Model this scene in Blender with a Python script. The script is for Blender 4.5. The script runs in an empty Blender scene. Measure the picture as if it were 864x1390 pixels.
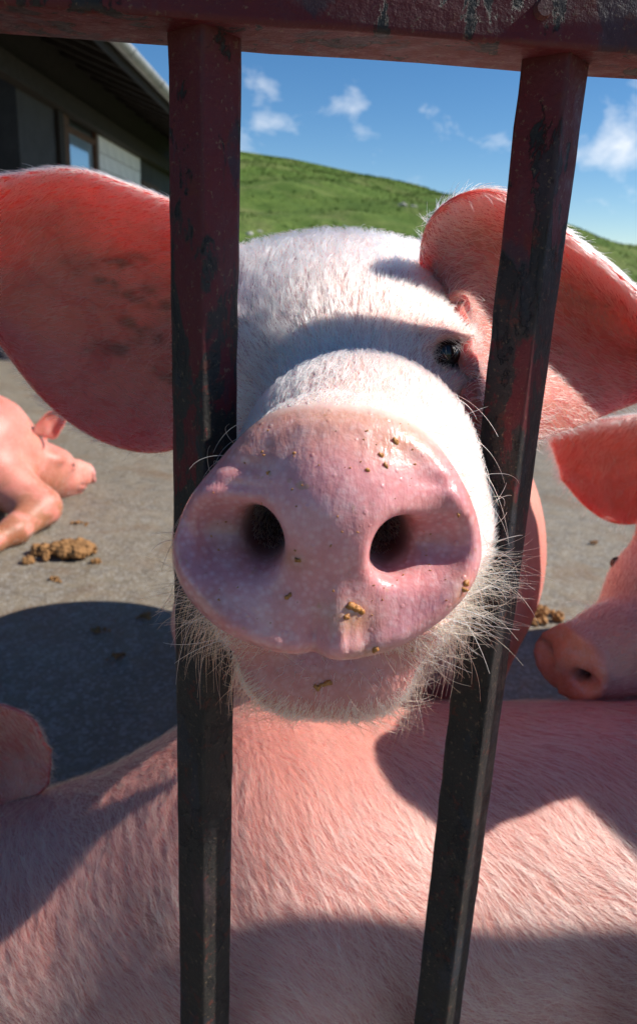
import bpy, bmesh, math, random
import numpy as np
from mathutils import Matrix, Vector

random.seed(7)
rng = np.random.default_rng(11)
scene = bpy.context.scene
COL = scene.collection

# ------------------------------------------------------------------ camera
F, CX, CY = 975.0, 432.0, 650.0          # focal length and principal point, photograph pixels
PITCH, ROLL, CAMZ = math.radians(16.5), math.radians(2.67), 1.10
fwd = np.array([0, math.cos(PITCH), -math.sin(PITCH)])
r0 = np.array([1.0, 0, 0]); u0 = np.array([0, math.sin(PITCH), math.cos(PITCH)])
right = r0 * math.cos(ROLL) + u0 * math.sin(ROLL)
up = u0 * math.cos(ROLL) - r0 * math.sin(ROLL)
CAM = np.array([0, 0, CAMZ])
cam_data = bpy.data.cameras.new('camera')
cam = bpy.data.objects.new('camera', cam_data); COL.objects.link(cam)
cam_data.sensor_fit = 'VERTICAL'; cam_data.sensor_height = 36.0
cam_data.lens = 36.0 * F / 1390.0
cam_data.shift_y = -45.0 / 1390.0
cam_data.clip_start = 0.02; cam_data.clip_end = 6000
m = Matrix(((right[0], up[0], -fwd[0], 0), (right[1], up[1], -fwd[1], 0), (right[2], up[2], -fwd[2], CAMZ), (0, 0, 0, 1)))
cam.matrix_world = m
cam_data.dof.use_dof = True
cam_data.dof.focus_distance = 0.36
cam_data.dof.aperture_fstop = 13.0
scene.camera = cam

def P(px, py, Y):
    """a photograph pixel at the distance Y from the camera wall"""
    d = fwd * F + right * (px - CX) - up * (py - CY)
    return CAM + d * (Y / d[1])

# ------------------------------------------------------------------ world and sun
SUN_AZ, SUN_EL = math.radians(3.2), math.radians(43.0)   # azimuth from +X towards +Y
world = bpy.data.worlds.new('World'); scene.world = world; world.use_nodes = True
wn, wl = world.node_tree.nodes, world.node_tree.links
wn.clear()
w_out = wn.new('ShaderNodeOutputWorld'); w_bg = wn.new('ShaderNodeBackground')
w_sky = wn.new('ShaderNodeTexSky'); w_sky.sky_type = 'NISHITA'; w_sky.sun_disc = False
w_sky.sun_elevation = SUN_EL; w_sky.sun_rotation = math.pi / 2 - SUN_AZ
w_sky.altitude = 1500; w_sky.air_density = 1.0; w_sky.dust_density = 0.15; w_sky.ozone_density = 2.4
w_bg.inputs['Strength'].default_value = 0.068
w_tc = wn.new('ShaderNodeTexCoord')
w_map = wn.new('ShaderNodeMapping'); w_map.inputs['Scale'].default_value = (1, 1, 1.7)
w_n1 = wn.new('ShaderNodeTexNoise'); w_n1.inputs['Scale'].default_value = 9.0
w_n1.inputs['Detail'].default_value = 8; w_n1.inputs['Roughness'].default_value = 0.62; w_n1.inputs['Distortion'].default_value = 0.3
def wmath(op, a, b):
    nd = wn.new('ShaderNodeMath'); nd.operation = op
    for i, v in enumerate((a, b)):
        if isinstance(v, bpy.types.NodeSocket): wl.new(v, nd.inputs[i])
        else: nd.inputs[i].default_value = v
    return nd.outputs[0]
acc = w_n1.outputs['Fac']                                   # scattered fair-weather wisps; a few fuller ones where they stand
for (px, py, rad, amt) in ((350, 160, 0.075, 0.26), (358, 108, 0.04, 0.12), (480, 135, 0.07, 0.17), (592, 178, 0.05, 0.19), (680, 190, 0.06, 0.15), (850, 190, 0.10, 0.26), (20, 40, 0.25, 0.12), (1100, 120, 0.22, 0.2), (1300, -100, 0.3, 0.16), (-500, 100, 0.3, 0.18)):
    dv = P(px, py, 1.0) - CAM; dv = dv / np.linalg.norm(dv)
    nd = wn.new('ShaderNodeVectorMath'); nd.operation = 'DISTANCE'; nd.inputs[1].default_value = tuple(dv)
    wl.new(w_tc.outputs['Generated'], nd.inputs[0])
    g_ = wmath('MAXIMUM', wmath('SUBTRACT', 1.0, wmath('DIVIDE', nd.outputs['Value'], rad)), 0.0)
    acc = wmath('ADD', acc, wmath('MULTIPLY', g_, amt))
w_r1 = wn.new('ShaderNodeValToRGB'); w_r1.color_ramp.elements[0].position = 0.64; w_r1.color_ramp.elements[1].position = 0.96
w_r1.color_ramp.elements[1].color = (0.9, 0.9, 0.9, 1)
w_mix = wn.new('ShaderNodeMix'); w_mix.data_type = 'RGBA'
w_mix.inputs['B'].default_value = (11.0, 11.2, 11.5, 1)
w_hs = wn.new('ShaderNodeHueSaturation'); w_hs.inputs['Saturation'].default_value = 1.28; w_hs.inputs['Value'].default_value = 1.2
wl.new(w_tc.outputs['Generated'], w_map.inputs['Vector']); wl.new(w_map.outputs['Vector'], w_n1.inputs['Vector'])
wl.new(acc, w_r1.inputs['Fac']); wl.new(w_r1.outputs['Color'], w_mix.inputs['Factor'])
wl.new(w_sky.outputs['Color'], w_hs.inputs['Color']); wl.new(w_hs.outputs['Color'], w_mix.inputs['A'])
wl.new(w_mix.outputs['Result'], w_bg.inputs['Color']); wl.new(w_bg.outputs['Background'], w_out.inputs['Surface'])

sun_data = bpy.data.lights.new('sun', 'SUN'); sun = bpy.data.objects.new('sun', sun_data); COL.objects.link(sun)
sun_data.energy = 5.0; sun_data.angle = math.radians(0.53); sun_data.color = (1.0, 0.955, 0.88)
sdir = Vector((math.cos(SUN_AZ) * math.cos(SUN_EL), math.sin(SUN_AZ) * math.cos(SUN_EL), math.sin(SUN_EL)))
sun.rotation_euler = sdir.to_track_quat('Z', 'Y').to_euler(); sun.location = (6, 2, 8)

scene.view_settings.view_transform = 'Standard'; scene.view_settings.look = 'None'
scene.view_settings.exposure = 0.56; scene.view_settings.gamma = 1.0
scene.view_settings.use_curve_mapping = False
scene.render.engine = 'CYCLES'
scene.cycles.use_denoising = True
scene.cycles.max_bounces = 10; scene.cycles.diffuse_bounces = 4; scene.cycles.transmission_bounces = 8
scene.cycles.sample_clamp_indirect = 6.0
scene.cycles_curves.shape = 'RIBBONS'
scene.cycles_curves.subdivisions = 2

# ------------------------------------------------------------------ helpers: objects
def tag(o, label=None, cat=None, group=None, kind=None):
    if label: o['label'] = label
    if cat: o['category'] = cat
    if group: o['group'] = group
    if kind: o['kind'] = kind
    return o

def empty(name, loc=(0, 0, 0)):
    o = bpy.data.objects.new(name, None); COL.objects.link(o); o.location = loc
    o.empty_display_size = 0.1
    return o

def link(o, parent=None):
    COL.objects.link(o)
    if parent is not None:
        o.parent = parent
        o.matrix_parent_inverse = Matrix.Translation(parent.location).inverted()
    return o

def mesh_obj(name, V, Fs, mats, parent=None, smooth=True):
    me = bpy.data.meshes.new(name)
    me.from_pydata([tuple(map(float, v)) for v in V] if not isinstance(V, np.ndarray) else V.tolist(), [], Fs.tolist() if isinstance(Fs, np.ndarray) else Fs)
    for mt in (mats if isinstance(mats, (list, tuple)) else [mats]): me.materials.append(mt)
    if smooth: me.polygons.foreach_set('use_smooth', np.ones(len(me.polygons), bool))
    me.update()
    return link(bpy.data.objects.new(name, me), parent)

def bm_obj(name, bm, mat, parent=None, smooth=False):
    me = bpy.data.meshes.new(name); bm.to_mesh(me); bm.free()
    me.materials.append(mat)
    if smooth: me.polygons.foreach_set('use_smooth', np.ones(len(me.polygons), bool))
    return link(bpy.data.objects.new(name, me), parent)

def box_bm(size, bevel=0.0, mat=None, seg=2):
    bm = bmesh.new(); bmesh.ops.create_cube(bm, size=1.0)
    bmesh.ops.scale(bm, vec=size, verts=bm.verts)
    if bevel: bmesh.ops.bevel(bm, geom=bm.edges[:], offset=bevel, segments=seg, profile=0.7, affect='EDGES')
    if mat is not None: bmesh.ops.transform(bm, matrix=mat, verts=bm.verts)
    return bm

def box(name, lo, hi, mat, parent=None, bevel=0.0):
    lo, hi = Vector(lo), Vector(hi)
    return bm_obj(name, box_bm(hi - lo, bevel, Matrix.Translation((lo + hi) / 2)), mat, parent)

# ------------------------------------------------------------------ helpers: nodes
class NT:
    def __init__(s, name):
        s.mat = bpy.data.materials.new(name); s.mat.use_nodes = True
        s.n, s.l = s.mat.node_tree.nodes, s.mat.node_tree.links
        s.n.clear(); s.out = s.n.new('ShaderNodeOutputMaterial')
    def node(s, typ, **kw):
        nd = s.n.new(typ)
        for k, v in kw.items():
            if k in nd.inputs.keys():
                if hasattr(v, 'is_output') or isinstance(v, bpy.types.NodeSocket): s.l.new(v, nd.inputs[k])
                else: nd.inputs[k].default_value = v
            else: setattr(nd, k, v)
        return nd
    def noise(s, vec, scale, detail=5, rough=0.55, dist=0.0):
        return s.node('ShaderNodeTexNoise', Vector=vec, Scale=scale, Detail=detail, Roughness=rough, Distortion=dist).outputs['Fac']
    def ramp(s, fac, pts):
        r = s.n.new('ShaderNodeValToRGB'); s.l.new(fac, r.inputs['Fac']); cr = r.color_ramp
        while len(cr.elements) < len(pts): cr.elements.new(0.5)
        for e, (p, c) in zip(cr.elements, pts):
            e.position = p; e.color = (c, c, c, 1) if isinstance(c, (int, float)) else (*c, 1)
        return r.outputs['Color']
    def mix(s, fac, a, b, blend='MIX'):
        nd = s.n.new('ShaderNodeMix'); nd.data_type = 'RGBA'; nd.blend_type = blend
        for k, v in (('Factor', fac), ('A', a), ('B', b)):
            if isinstance(v, bpy.types.NodeSocket): s.l.new(v, nd.inputs[k])
            elif k == 'Factor': nd.inputs[k].default_value = v
            else: nd.inputs[k].default_value = (*v, 1)
        return nd.outputs['Result']
    def math(s, op, a, b=0.0):
        nd = s.n.new('ShaderNodeMath'); nd.operation = op
        for i, v in enumerate((a, b)):
            if isinstance(v, bpy.types.NodeSocket): s.l.new(v, nd.inputs[i])
            else: nd.inputs[i].default_value = v
        return nd.outputs[0]
    def bump(s, h, strength, dist, normal=None):
        nd = s.node('ShaderNodeBump', Height=h, Strength=strength, Distance=dist)
        if normal is not None: s.l.new(normal, nd.inputs['Normal'])
        return nd.outputs['Normal']
    def pos(s): return s.node('ShaderNodeTexCoord').outputs['Object']
    def attr(s, name): return s.node('ShaderNodeAttribute', attribute_name=name)
    def finish(s, shader): s.l.new(shader, s.out.inputs['Surface']); return s.mat

def simple(name, col, rough=0.7, var=0.25, scale=8.0, bump=0.3, bdist=0.004, metallic=0.0, spec=0.4):
    t = NT(name); p = t.pos()
    n = t.noise(p, scale, 6, 0.6); n2 = t.noise(p, scale * 6, 4, 0.6)
    c = t.mix(t.ramp(n, [(0.3, 0.0), (0.7, 1.0)]), tuple(x * (1 - var) for x in col), tuple(min(1, x * (1 + var)) for x in col))
    c = t.mix(t.ramp(n2, [(0.35, 0.35), (0.6, 0.0)]), c, tuple(x * (1 - 1.6 * var) if var < .6 else x * .2 for x in col))
    b = t.node('ShaderNodeBsdfPrincipled', Metallic=metallic, Roughness=rough)
    b.inputs['Specular IOR Level'].default_value = spec
    t.l.new(c, b.inputs['Base Color']); t.l.new(t.bump(n2, bump, bdist), b.inputs['Normal'])
    return t.finish(b.outputs[0])

# ------------------------------------------------------------------ materials
def skin_material(name, sss_scale, rough=0.5):
    t = NT(name); p = t.pos()
    col = t.attr('Col').outputs['Color']; wet = t.attr('wet').outputs['Fac']
    n1 = t.noise(p, 14, 5, 0.6); n2 = t.noise(p, 120, 5, 0.65); n3 = t.noise(p, 520, 3, 0.6)
    c = t.mix(t.ramp(n1, [(0.35, 0.30), (0.65, 0.0)]), col, (0.60, 0.20, 0.16), 'MULTIPLY')
    c = t.mix(t.ramp(n2, [(0.36, 0.22), (0.60, 0.0)]), c, (0.55, 0.24, 0.20), 'MULTIPLY')
    if 'ear' in name:
        ve = t.node('ShaderNodeTexVoronoi', Vector=t.node('ShaderNodeMixRGB', Color1=p, Color2=t.node('ShaderNodeTexNoise', Vector=p, Scale=25.0).outputs['Color'], Fac=0.05).outputs[0], Scale=24.0, feature='DISTANCE_TO_EDGE').outputs['Distance']
        c = t.mix(t.ramp(ve, [(0.0, 0.55), (0.045, 0.0)]), c, (0.42, 0.07, 0.06))
        c = t.mix(t.ramp(t.noise(p, 60, 6, 0.7, 0.5), [(0.60, 0.0), (0.72, 0.6)]), c, (0.22, 0.085, 0.05))
    # wet skin of the nose: pale pore dots, dull dirt specks
    vor = t.node('ShaderNodeTexVoronoi', Vector=p, Scale=330.0)
    pore = t.ramp(vor.outputs['Distance'], [(0.0, 1.0), (0.55, 0.0)])
    c = t.mix(t.math('MULTIPLY', t.math('MULTIPLY', pore, wet), 0.30), c, (0.90, 0.68, 0.66))
    blot = t.ramp(t.noise(p, 55, 5, 0.65, 0.4), [(0.52, 0.0), (0.72, 1.0)])
    c = t.mix(t.math('MULTIPLY', t.math('MULTIPLY', blot, wet), 0.30), c, (0.80, 0.60, 0.60))
    drt = t.ramp(t.noise(p, 130, 4, 0.6), [(0.66, 0.0), (0.72, 1.0)])
    c = t.mix(t.math('MULTIPLY', t.math('MULTIPLY', drt, wet), 0.55), c, (0.50, 0.27, 0.12))
    mp = t.node('ShaderNodeMapping', Vector=p); mp.inputs['Scale'].default_value = (1.0, 0.6, 0.28)
    wr = t.noise(mp.outputs[0], 190, 4, 0.55, 0.5)
    h = t.math('ADD', t.math('MULTIPLY', n2, 0.35), t.math('ADD', t.math('MULTIPLY', n3, 0.25), t.math('MULTIPLY', t.math('MULTIPLY', wr, wet), 1.5)))
    h = t.math('ADD', h, t.math('MULTIPLY', t.math('MULTIPLY', pore, wet), 0.10))
    bs = t.node('ShaderNodeBsdfPrincipled')
    rg = t.math('SUBTRACT', rough, t.math('MULTIPLY', wet, t.math('ADD', 0.0, t.math('MULTIPLY', n2, 0.30))))
    t.l.new(rg, bs.inputs['Roughness'])
    t.l.new(c, bs.inputs['Base Color']); t.l.new(t.bump(h, 0.45, 0.0016), bs.inputs['Normal'])
    dv_ = t.node('ShaderNodeTexVoronoi', Vector=p, Scale=210.0)
    drop = t.math('MULTIPLY', t.ramp(dv_.outputs['Distance'], [(0.12, 1.0), (0.24, 0.0)]), t.ramp(dv_.outputs['Color'], [(0.62, 0.0), (0.66, 1.0)]))
    fine = t.node('ShaderNodeTexVoronoi', Vector=p, Scale=820.0).outputs['Distance']
    h = t.math('ADD', h, t.math('MULTIPLY', wet, t.math('ADD', t.math('MULTIPLY', drop, 0.8), t.math('MULTIPLY', fine, 0.12))))
    patch = t.ramp(t.noise(p, 48, 4, 0.6, 0.4), [(0.42, 0.05), (0.62, 0.9)])
    t.l.new(t.math('MULTIPLY', wet, t.math('MAXIMUM', patch, drop)), bs.inputs['Coat Weight'])
    bs.inputs['Coat Roughness'].default_value = 0.13
    nrm = t.bump(h, 0.30, 0.0015)
    t.l.new(nrm, bs.inputs['Normal']); t.l.new(nrm, bs.inputs['Coat Normal'])
    bs.inputs['Subsurface Weight'].default_value = 1.0 if 'ear' in name else 0.55
    bs.inputs['Subsurface Radius'].default_value = (1.0, 0.27, 0.16) if 'ear' not in name else (1.0, 0.10, 0.06)
    bs.inputs['Subsurface Scale'].default_value = sss_scale
    bs.inputs['Specular IOR Level'].default_value = 0.42
    return t.finish(bs.outputs[0])

MAT_SKIN = skin_material('pig_skin', 0.006)
MAT_EAR = skin_material('pig_ear_skin', 0.019)

def hair_material(name, c1, c2):
    t = NT(name)
    inf = t.node('ShaderNodeHairInfo')
    c = t.mix(inf.outputs['Random'], c1, c2)
    bs = t.node('ShaderNodeBsdfHairPrincipled'); bs.model = 'CHIANG'; bs.parametrization = 'COLOR'
    t.l.new(c, bs.inputs['Color']); bs.inputs['Roughness'].default_value = 0.38
    bs.inputs['Radial Roughness'].default_value = 0.55
    return t.finish(bs.outputs[0])

MAT_HAIR = hair_material('pale_bristle', (0.97, 0.93, 0.84), (0.93, 0.82, 0.66))
MAT_HAIR_GOLD = hair_material('golden_bristle', (0.90, 0.70, 0.44), (0.76, 0.46, 0.18))

MAT_HAIR_CREAM = hair_material('cream_bristle', (0.93, 0.84, 0.70), (0.80, 0.60, 0.40))

def gate_material():
    t = NT('worn_gate_paint'); p = t.pos()
    mp = t.node('ShaderNodeMapping', Vector=p); mp.inputs['Scale'].default_value = (1.0, 1.0, 0.45)
    n1 = t.noise(mp.outputs[0], 42, 8, 0.66, 0.5); n2 = t.noise(p, 90, 6, 0.7); n3 = t.noise(p, 330, 4, 0.7); n4 = t.noise(mp.outputs[0], 26, 6, 0.6, 0.6)
    red = t.mix(n2, (0.065, 0.004, 0.008), (0.115, 0.008, 0.013))
    zz = t.node('ShaderNodeSeparateXYZ', Vector=p).outputs['Z']
    low = t.ramp(t.math('ADD', t.math('MULTIPLY', t.math('SUBTRACT', 1.19, zz), 2.1), t.math('MULTIPLY', t.math('SUBTRACT', n1, 0.5), 2.4)), [(0.20, 0.0), (0.28, 1.0)])
    blk = t.mix(n2, (0.007, 0.007, 0.007), (0.026, 0.024, 0.022))
    c = t.mix(low, red, blk)
    ch = t.ramp(n1, [(0.56, 0.0), (0.575, 1.0)])
    c = t.mix(ch, c, (0.010, 0.010, 0.011))
    bl = t.ramp(n4, [(0.56, 0.0), (0.60, 1.0)])
    c = t.mix(t.math('MULTIPLY', bl, 0.6), c, (0.014, 0.021, 0.032))
    lil = t.ramp(t.noise(mp.outputs[0], 33, 6, 0.65, 0.4), [(0.56, 0.0), (0.68, 0.40)])
    c = t.mix(lil, c, (0.070, 0.032, 0.042))
    sp = t.ramp(n3, [(0.60, 0.0), (0.66, 1.0)])
    c = t.mix(t.math('MULTIPLY', sp, 0.6), c, (0.17, 0.11, 0.065))
    rs = t.ramp(n2, [(0.58, 0.0), (0.64, 1.0)])
    c = t.mix(t.math('MULTIPLY', rs, 0.6), c, (0.10, 0.018, 0.010))
    # bare, dusty edges
    geo = t.node('ShaderNodeNewGeometry')
    ed = t.ramp(geo.outputs['Pointiness'], [(0.52, 0.0), (0.62, 1.0)])
    c = t.mix(t.math('MULTIPLY', ed, t.math('MULTIPLY', n2, 0.8)), c, (0.14, 0.10, 0.08))
    h = t.math('ADD', t.math('MULTIPLY', ch, -0.6), t.math('ADD', t.math('MULTIPLY', n2, 0.6), t.math('MULTIPLY', n3, 0.3)))
    bs = t.node('ShaderNodeBsdfPrincipled'); t.l.new(c, bs.inputs['Base Color'])
    t.l.new(t.ramp(n2, [(0.3, 0.45), (0.7, 0.75)]), bs.inputs['Roughness'])
    bs.inputs['Specular IOR Level'].default_value = 0.3
    t.l.new(t.bump(h, 0.8, 0.0022), bs.inputs['Normal'])
    return t.finish(bs.outputs[0])
MAT_GATE = gate_material()

def concrete_material():
    t = NT('yard_concrete'); p = t.pos()
    n1 = t.noise(p, 1.3, 6, 0.6, 0.3); n2 = t.noise(p, 14, 6, 0.7); n3 = t.noise(p, 120, 3, 0.7); n4 = t.noise(p, 3.1, 5, 0.62, 0.5)
    c = t.mix(t.ramp(n1, [(0.3, 0.0), (0.7, 1.0)]), (0.150, 0.116, 0.076), (0.240, 0.195, 0.136))
    c = t.mix(t.ramp(n2, [(0.35, 0.6), (0.6, 0.0)]), c, (0.085, 0.075, 0.064))
    v = t.node('ShaderNodeTexVoronoi', Vector=p, Scale=110.0)
    c = t.mix(t.ramp(v.outputs['Color'], [(0.50, 0.0), (0.95, 0.75)]), c, (0.32, 0.30, 0.27))
    c = t.mix(t.ramp(n3, [(0.60, 0.0), (0.70, 0.7)]), c, (0.05, 0.045, 0.04))
    c = t.mix(t.ramp(n4, [(0.52, 0.0), (0.72, 0.8)]), c, (0.16, 0.095, 0.048))
    bs = t.node('ShaderNodeBsdfPrincipled'); t.l.new(c, bs.inputs['Base Color'])
    t.l.new(t.ramp(n2, [(0.3, 0.55), (0.7, 0.85)]), bs.inputs['Roughness'])
    h = t.math('ADD', t.math('MULTIPLY', n2, 0.7), t.math('MULTIPLY', n3, 0.45))
    t.l.new(t.bump(h, 1.0, 0.010), bs.inputs['Normal'])
    return t.finish(bs.outputs[0])
MAT_YARD = concrete_material()

def grass_material(name, k=1.0):
    t = NT(name); p = t.pos()
    n1 = t.noise(p, 0.045, 6, 0.6, 0.4); n2 = t.noise(p, 0.45, 7, 0.72); n3 = t.noise(p, 3.0, 5, 0.7); n4 = t.noise(p, 0.16, 6, 0.66, 0.6)
    c = t.mix(t.ramp(n1, [(0.3, 0.0), (0.7, 1.0)]), (0.088 * k, 0.138 * k, 0.028 * k), (0.140 * k, 0.190 * k, 0.045 * k))
    c = t.mix(t.ramp(n2, [(0.38, 0.8), (0.62, 0.0)]), c, (0.045 * k, 0.085 * k, 0.014 * k))
    c = t.mix(t.ramp(n4, [(0.50, 0.0), (0.70, 0.85)]), c, (0.19 * k, 0.185 * k, 0.075 * k))
    c = t.mix(t.ramp(n3, [(0.36, 0.6), (0.58, 0.0)]), c, (0.040 * k, 0.075 * k, 0.014 * k))
    bs = t.node('ShaderNodeBsdfPrincipled', Roughness=0.9); t.l.new(c, bs.inputs['Base Color'])
    bs.inputs['Specular IOR Level'].default_value = 0.1
    t.l.new(t.bump(t.math('ADD', n2, t.math('MULTIPLY', n3, 0.5)), 0.8, 0.6), bs.inputs['Normal'])
    return t.finish(bs.outputs[0])
MAT_GRASS = grass_material('pasture_grass', 1.22)
MAT_DUNG = simple('dung', (0.30, 0.150, 0.055), 0.75, 0.35, 30, 0.8, 0.006, spec=0.3)
MAT_ROCK = simple('limestone', (0.36, 0.35, 0.31), 0.85, 0.3, 6, 0.8, 0.03)
MAT_EYE = NT('wet_eye')
_b = MAT_EYE.node('ShaderNodeBsdfPrincipled', Roughness=0.12); _b.inputs['Base Color'].default_value = (0.010, 0.006, 0.005, 1)
MAT_EYE = MAT_EYE.finish(_b.outputs[0])
MAT_CRUMB = simple('food_crumb', (0.46, 0.185, 0.045), 0.4, 0.4, 200, 0.5, 0.001)

# ------------------------------------------------------------------ signed distance modelling
def smin(a, b, k):
    h = np.clip(0.5 + 0.5 * (b - a) / k, 0, 1)
    return b + (a - b) * h - k * h * (1 - h)
def smax(a, b, k): return -smin(-a, -b, k)
def ell(p, c, r):
    q = p - np.asarray(c); r = np.asarray(r)
    k0 = np.sqrt(((q / r) ** 2).sum(-1)); k1 = np.sqrt(((q / (r * r)) ** 2).sum(-1)) + 1e-9
    return k0 * (k0 - 1.0) / k1
def cone(p, a, b, ra, rb):
    a, b = np.asarray(a, float), np.asarray(b, float); ab = b - a
    t = np.clip(((p - a) @ ab) / (ab @ ab), 0, 1)
    q = p - a - t[..., None] * ab
    return np.sqrt((q * q).sum(-1)) - (ra + (rb - ra) * t)
def chain(p, pts, k=0.03):
    d = None
    for (a, ra), (b, rb) in zip(pts[:-1], pts[1:]):
        e = cone(p, a, b, ra, rb); d = e if d is None else smin(d, e, k)
    return d

def mesh_sdf(f, lo, hi, h, newton=2):
    lo, hi = np.asarray(lo, float), np.asarray(hi, float); B = 8
    nb = np.ceil((hi - lo) / (h * B)).astype(int)
    ci = np.stack(np.meshgrid(*[np.arange(n) for n in nb], indexing='ij'), -1).reshape(-1, 3)
    cc = lo + (ci + 0.5) * B * h - 0.5 * h
    cd = np.concatenate([f(c) for c in np.array_split(cc, max(1, len(cc) // 200000))])
    n = nb * B
    vals = np.where(cd < 0, -1.0, 1.0).astype(np.float32).reshape(nb)
    vals = np.repeat(np.repeat(np.repeat(vals, B, 0), B, 1), B, 2)
    act = ci[np.abs(cd) < B * h * 1.9]
    off = np.stack(np.meshgrid(*[np.arange(B)] * 3, indexing='ij'), -1).reshape(-1, 3)
    for ch in np.array_split(act, max(1, len(act) // 800)):
        if not len(ch): continue
        idx = (ch[:, None, :] * B + off[None]).reshape(-1, 3)
        vals[idx[:, 0], idx[:, 1], idx[:, 2]] = f(lo + idx * h)
    S = vals < 0
    cnt = np.zeros(np.array(S.shape) - 1, np.uint8)
    for dx in (0, 1):
        for dy in (0, 1):
            for dz in (0, 1):
                cnt += S[dx:S.shape[0] - 1 + dx, dy:S.shape[1] - 1 + dy, dz:S.shape[2] - 1 + dz]
    cells = np.argwhere((cnt > 0) & (cnt < 8))
    ident = -np.ones(cnt.shape, np.int32); ident[cells[:, 0], cells[:, 1], cells[:, 2]] = np.arange(len(cells))
    acc = np.zeros((len(cells), 3)); num = np.zeros(len(cells))
    cs = [np.array(c) for c in np.ndindex(2, 2, 2)]
    for c in cs:
        for ax in range(3):
            if c[ax]: continue
            e = c.copy(); e[ax] = 1
            i0, i1 = cells + c, cells + e
            v0 = vals[i0[:, 0], i0[:, 1], i0[:, 2]]; v1 = vals[i1[:, 0], i1[:, 1], i1[:, 2]]
            ok = (v0 < 0) != (v1 < 0)
            t = np.where(ok, v0 / np.where(ok, v0 - v1, 1), 0)
            pt = c + 0.0 * cells; pt[:, ax] += t
            acc[ok] += pt[ok]; num[ok] += 1
    V = lo + (cells + acc / num[:, None]) * h
    quads = []
    for ax in range(3):
        o1, o2 = [(1, 2), (2, 0), (0, 1)][ax]
        sl0 = [slice(None)] * 3; sl1 = [slice(None)] * 3
        sl0[ax] = slice(0, -1); sl1[ax] = slice(1, None)
        ch = S[tuple(sl0)] != S[tuple(sl1)]
        e = np.argwhere(ch)
        e = e[(e[:, o1] > 0) & (e[:, o2] > 0) & (e[:, o1] < S.shape[o1] - 1) & (e[:, o2] < S.shape[o2] - 1)]
        inside0 = S[e[:, 0], e[:, 1], e[:, 2]]
        q = []
        for a, b in ((1, 1), (0, 1), (0, 0), (1, 0)):
            c = e.copy(); c[:, o1] -= a; c[:, o2] -= b
            q.append(ident[c[:, 0], c[:, 1], c[:, 2]])
        q = np.stack(q, 1); q[~inside0] = q[~inside0][:, ::-1]
        quads.append(q)
    Q = np.concatenate(quads); Q = Q[(Q >= 0).all(1)]
    ep = h * 0.25
    for _ in range(newton):
        d = f(V); g = np.stack([f(V + np.eye(3)[i] * ep) - f(V - np.eye(3)[i] * ep) for i in range(3)], -1) / (2 * ep)
        st = d / np.maximum((g * g).sum(-1), 0.3)
        V = V - g * np.clip(st, -h, h)[:, None]
    return V, Q

# ---- pig head, local frame: origin at the middle of the nose disc, y into the head, z up
_ol = np.array([(-20, 46.5), (2, 48), (22, 46.5), (34, 41), (46, 30), (56, 13), (61.5, -4), (60, -15), (54, -26), (40, -40), (23, -50), (8, -54), (-4, -51.5), (-14, -53), (-28, -49), (-46, -39), (-57, -26), (-61.5, -10), (-58, 4), (-49, 19), (-40, 31), (-31, 41)], float) / 1000 * (1.075, 1.0)
_th = np.arctan2(_ol[:, 1], _ol[:, 0]); _rr = np.hypot(_ol[:, 0], _ol[:, 1]); _o = np.argsort(_th); _th, _rr = _th[_o], _rr[_o]
_tt = np.linspace(-math.pi, math.pi, 361)
_tab = np.interp(_tt, np.r_[_th - 2 * math.pi, _th, _th + 2 * math.pi], np.tile(_rr, 3))
_ker = np.exp(-0.5 * (np.arange(-14, 15) / 6.0) ** 2); _ker /= _ker.sum()
_tab = np.convolve(np.r_[_tab[-15:-1], _tab, _tab[1:15]], _ker, 'valid')
TILT = math.radians(14)
def disc_coords(p):
    """p right, q up in the nose disc, w out of it"""
    ct, st = math.cos(TILT), math.sin(TILT)
    return p[..., 0], p[..., 2] * ct + p[..., 1] * st, -p[..., 1] * ct + p[..., 2] * st
def G(x, y, cx, cy, sx, sy): return np.exp(-0.5 * (((x - cx) / sx) ** 2 + ((y - cy) / sy) ** 2))
def disc_height(a, q, rel):
    hgt = 0.0012 * (1 - rel ** 2) + 0.0022 * np.exp(-0.5 * ((rel - 0.90) / 0.06) ** 2)
    hgt = hgt + 0.0055 * G(a, q, 0.0, -0.006, 0.011, 0.028)                                     # bridge between the nostrils
    hgt = hgt + 0.006 * (G(a, q, 0.021, -0.036, 0.016, 0.013) + G(a, q, -0.025, -0.035, 0.017, 0.013))  # lower lobes
    hgt = hgt - 0.0060 * G(a, q, -0.0035, -0.046, 0.0030, 0.014)                                # philtrum
    hgt = hgt + 0.0035 * G(a, q, 0.006, -0.044, 0.005, 0.009)
    hgt = hgt - 0.010 * (G(a, q, -0.039, -0.004, 0.013, 0.0095) + G(a, q, 0.037, -0.003, 0.013, 0.0095))  # side slits
    hgt = hgt + 0.0050 * (G(a, q, -0.040, 0.013, 0.014, 0.0065) + G(a, q, 0.038, 0.013, 0.014, 0.0065))   # folds over the nostrils
    hgt = hgt + 0.0030 * (G(a, q, -0.05, -0.02, 0.010, 0.010) + G(a, q, 0.05, -0.02, 0.010, 0.010))
    hgt = hgt - 0.0022 * G(a, q, 0.0, 0.018, 0.020, 0.0035) + 0.0015 * G(a, q, 0, 0.028, 0.03, 0.006)
    hgt = hgt + 0.0010 * np.sin(a * 560 + 40 * q) * G(a, q, 0, 0.012, 0.018, 0.018)
    hgt = hgt + 0.0004 * np.sin(a * 640 + 60 * q + 9 * np.sin(a * 90)) * G(a, q, 0, -0.043, 0.045, 0.010) + 0.0008 * np.sin(q * 700 + 30 * a) * G(np.abs(a), q, 0.030, 0.020, 0.016, 0.008)
    return hgt
EYES = []                                                     # filled in once the face is known
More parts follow.
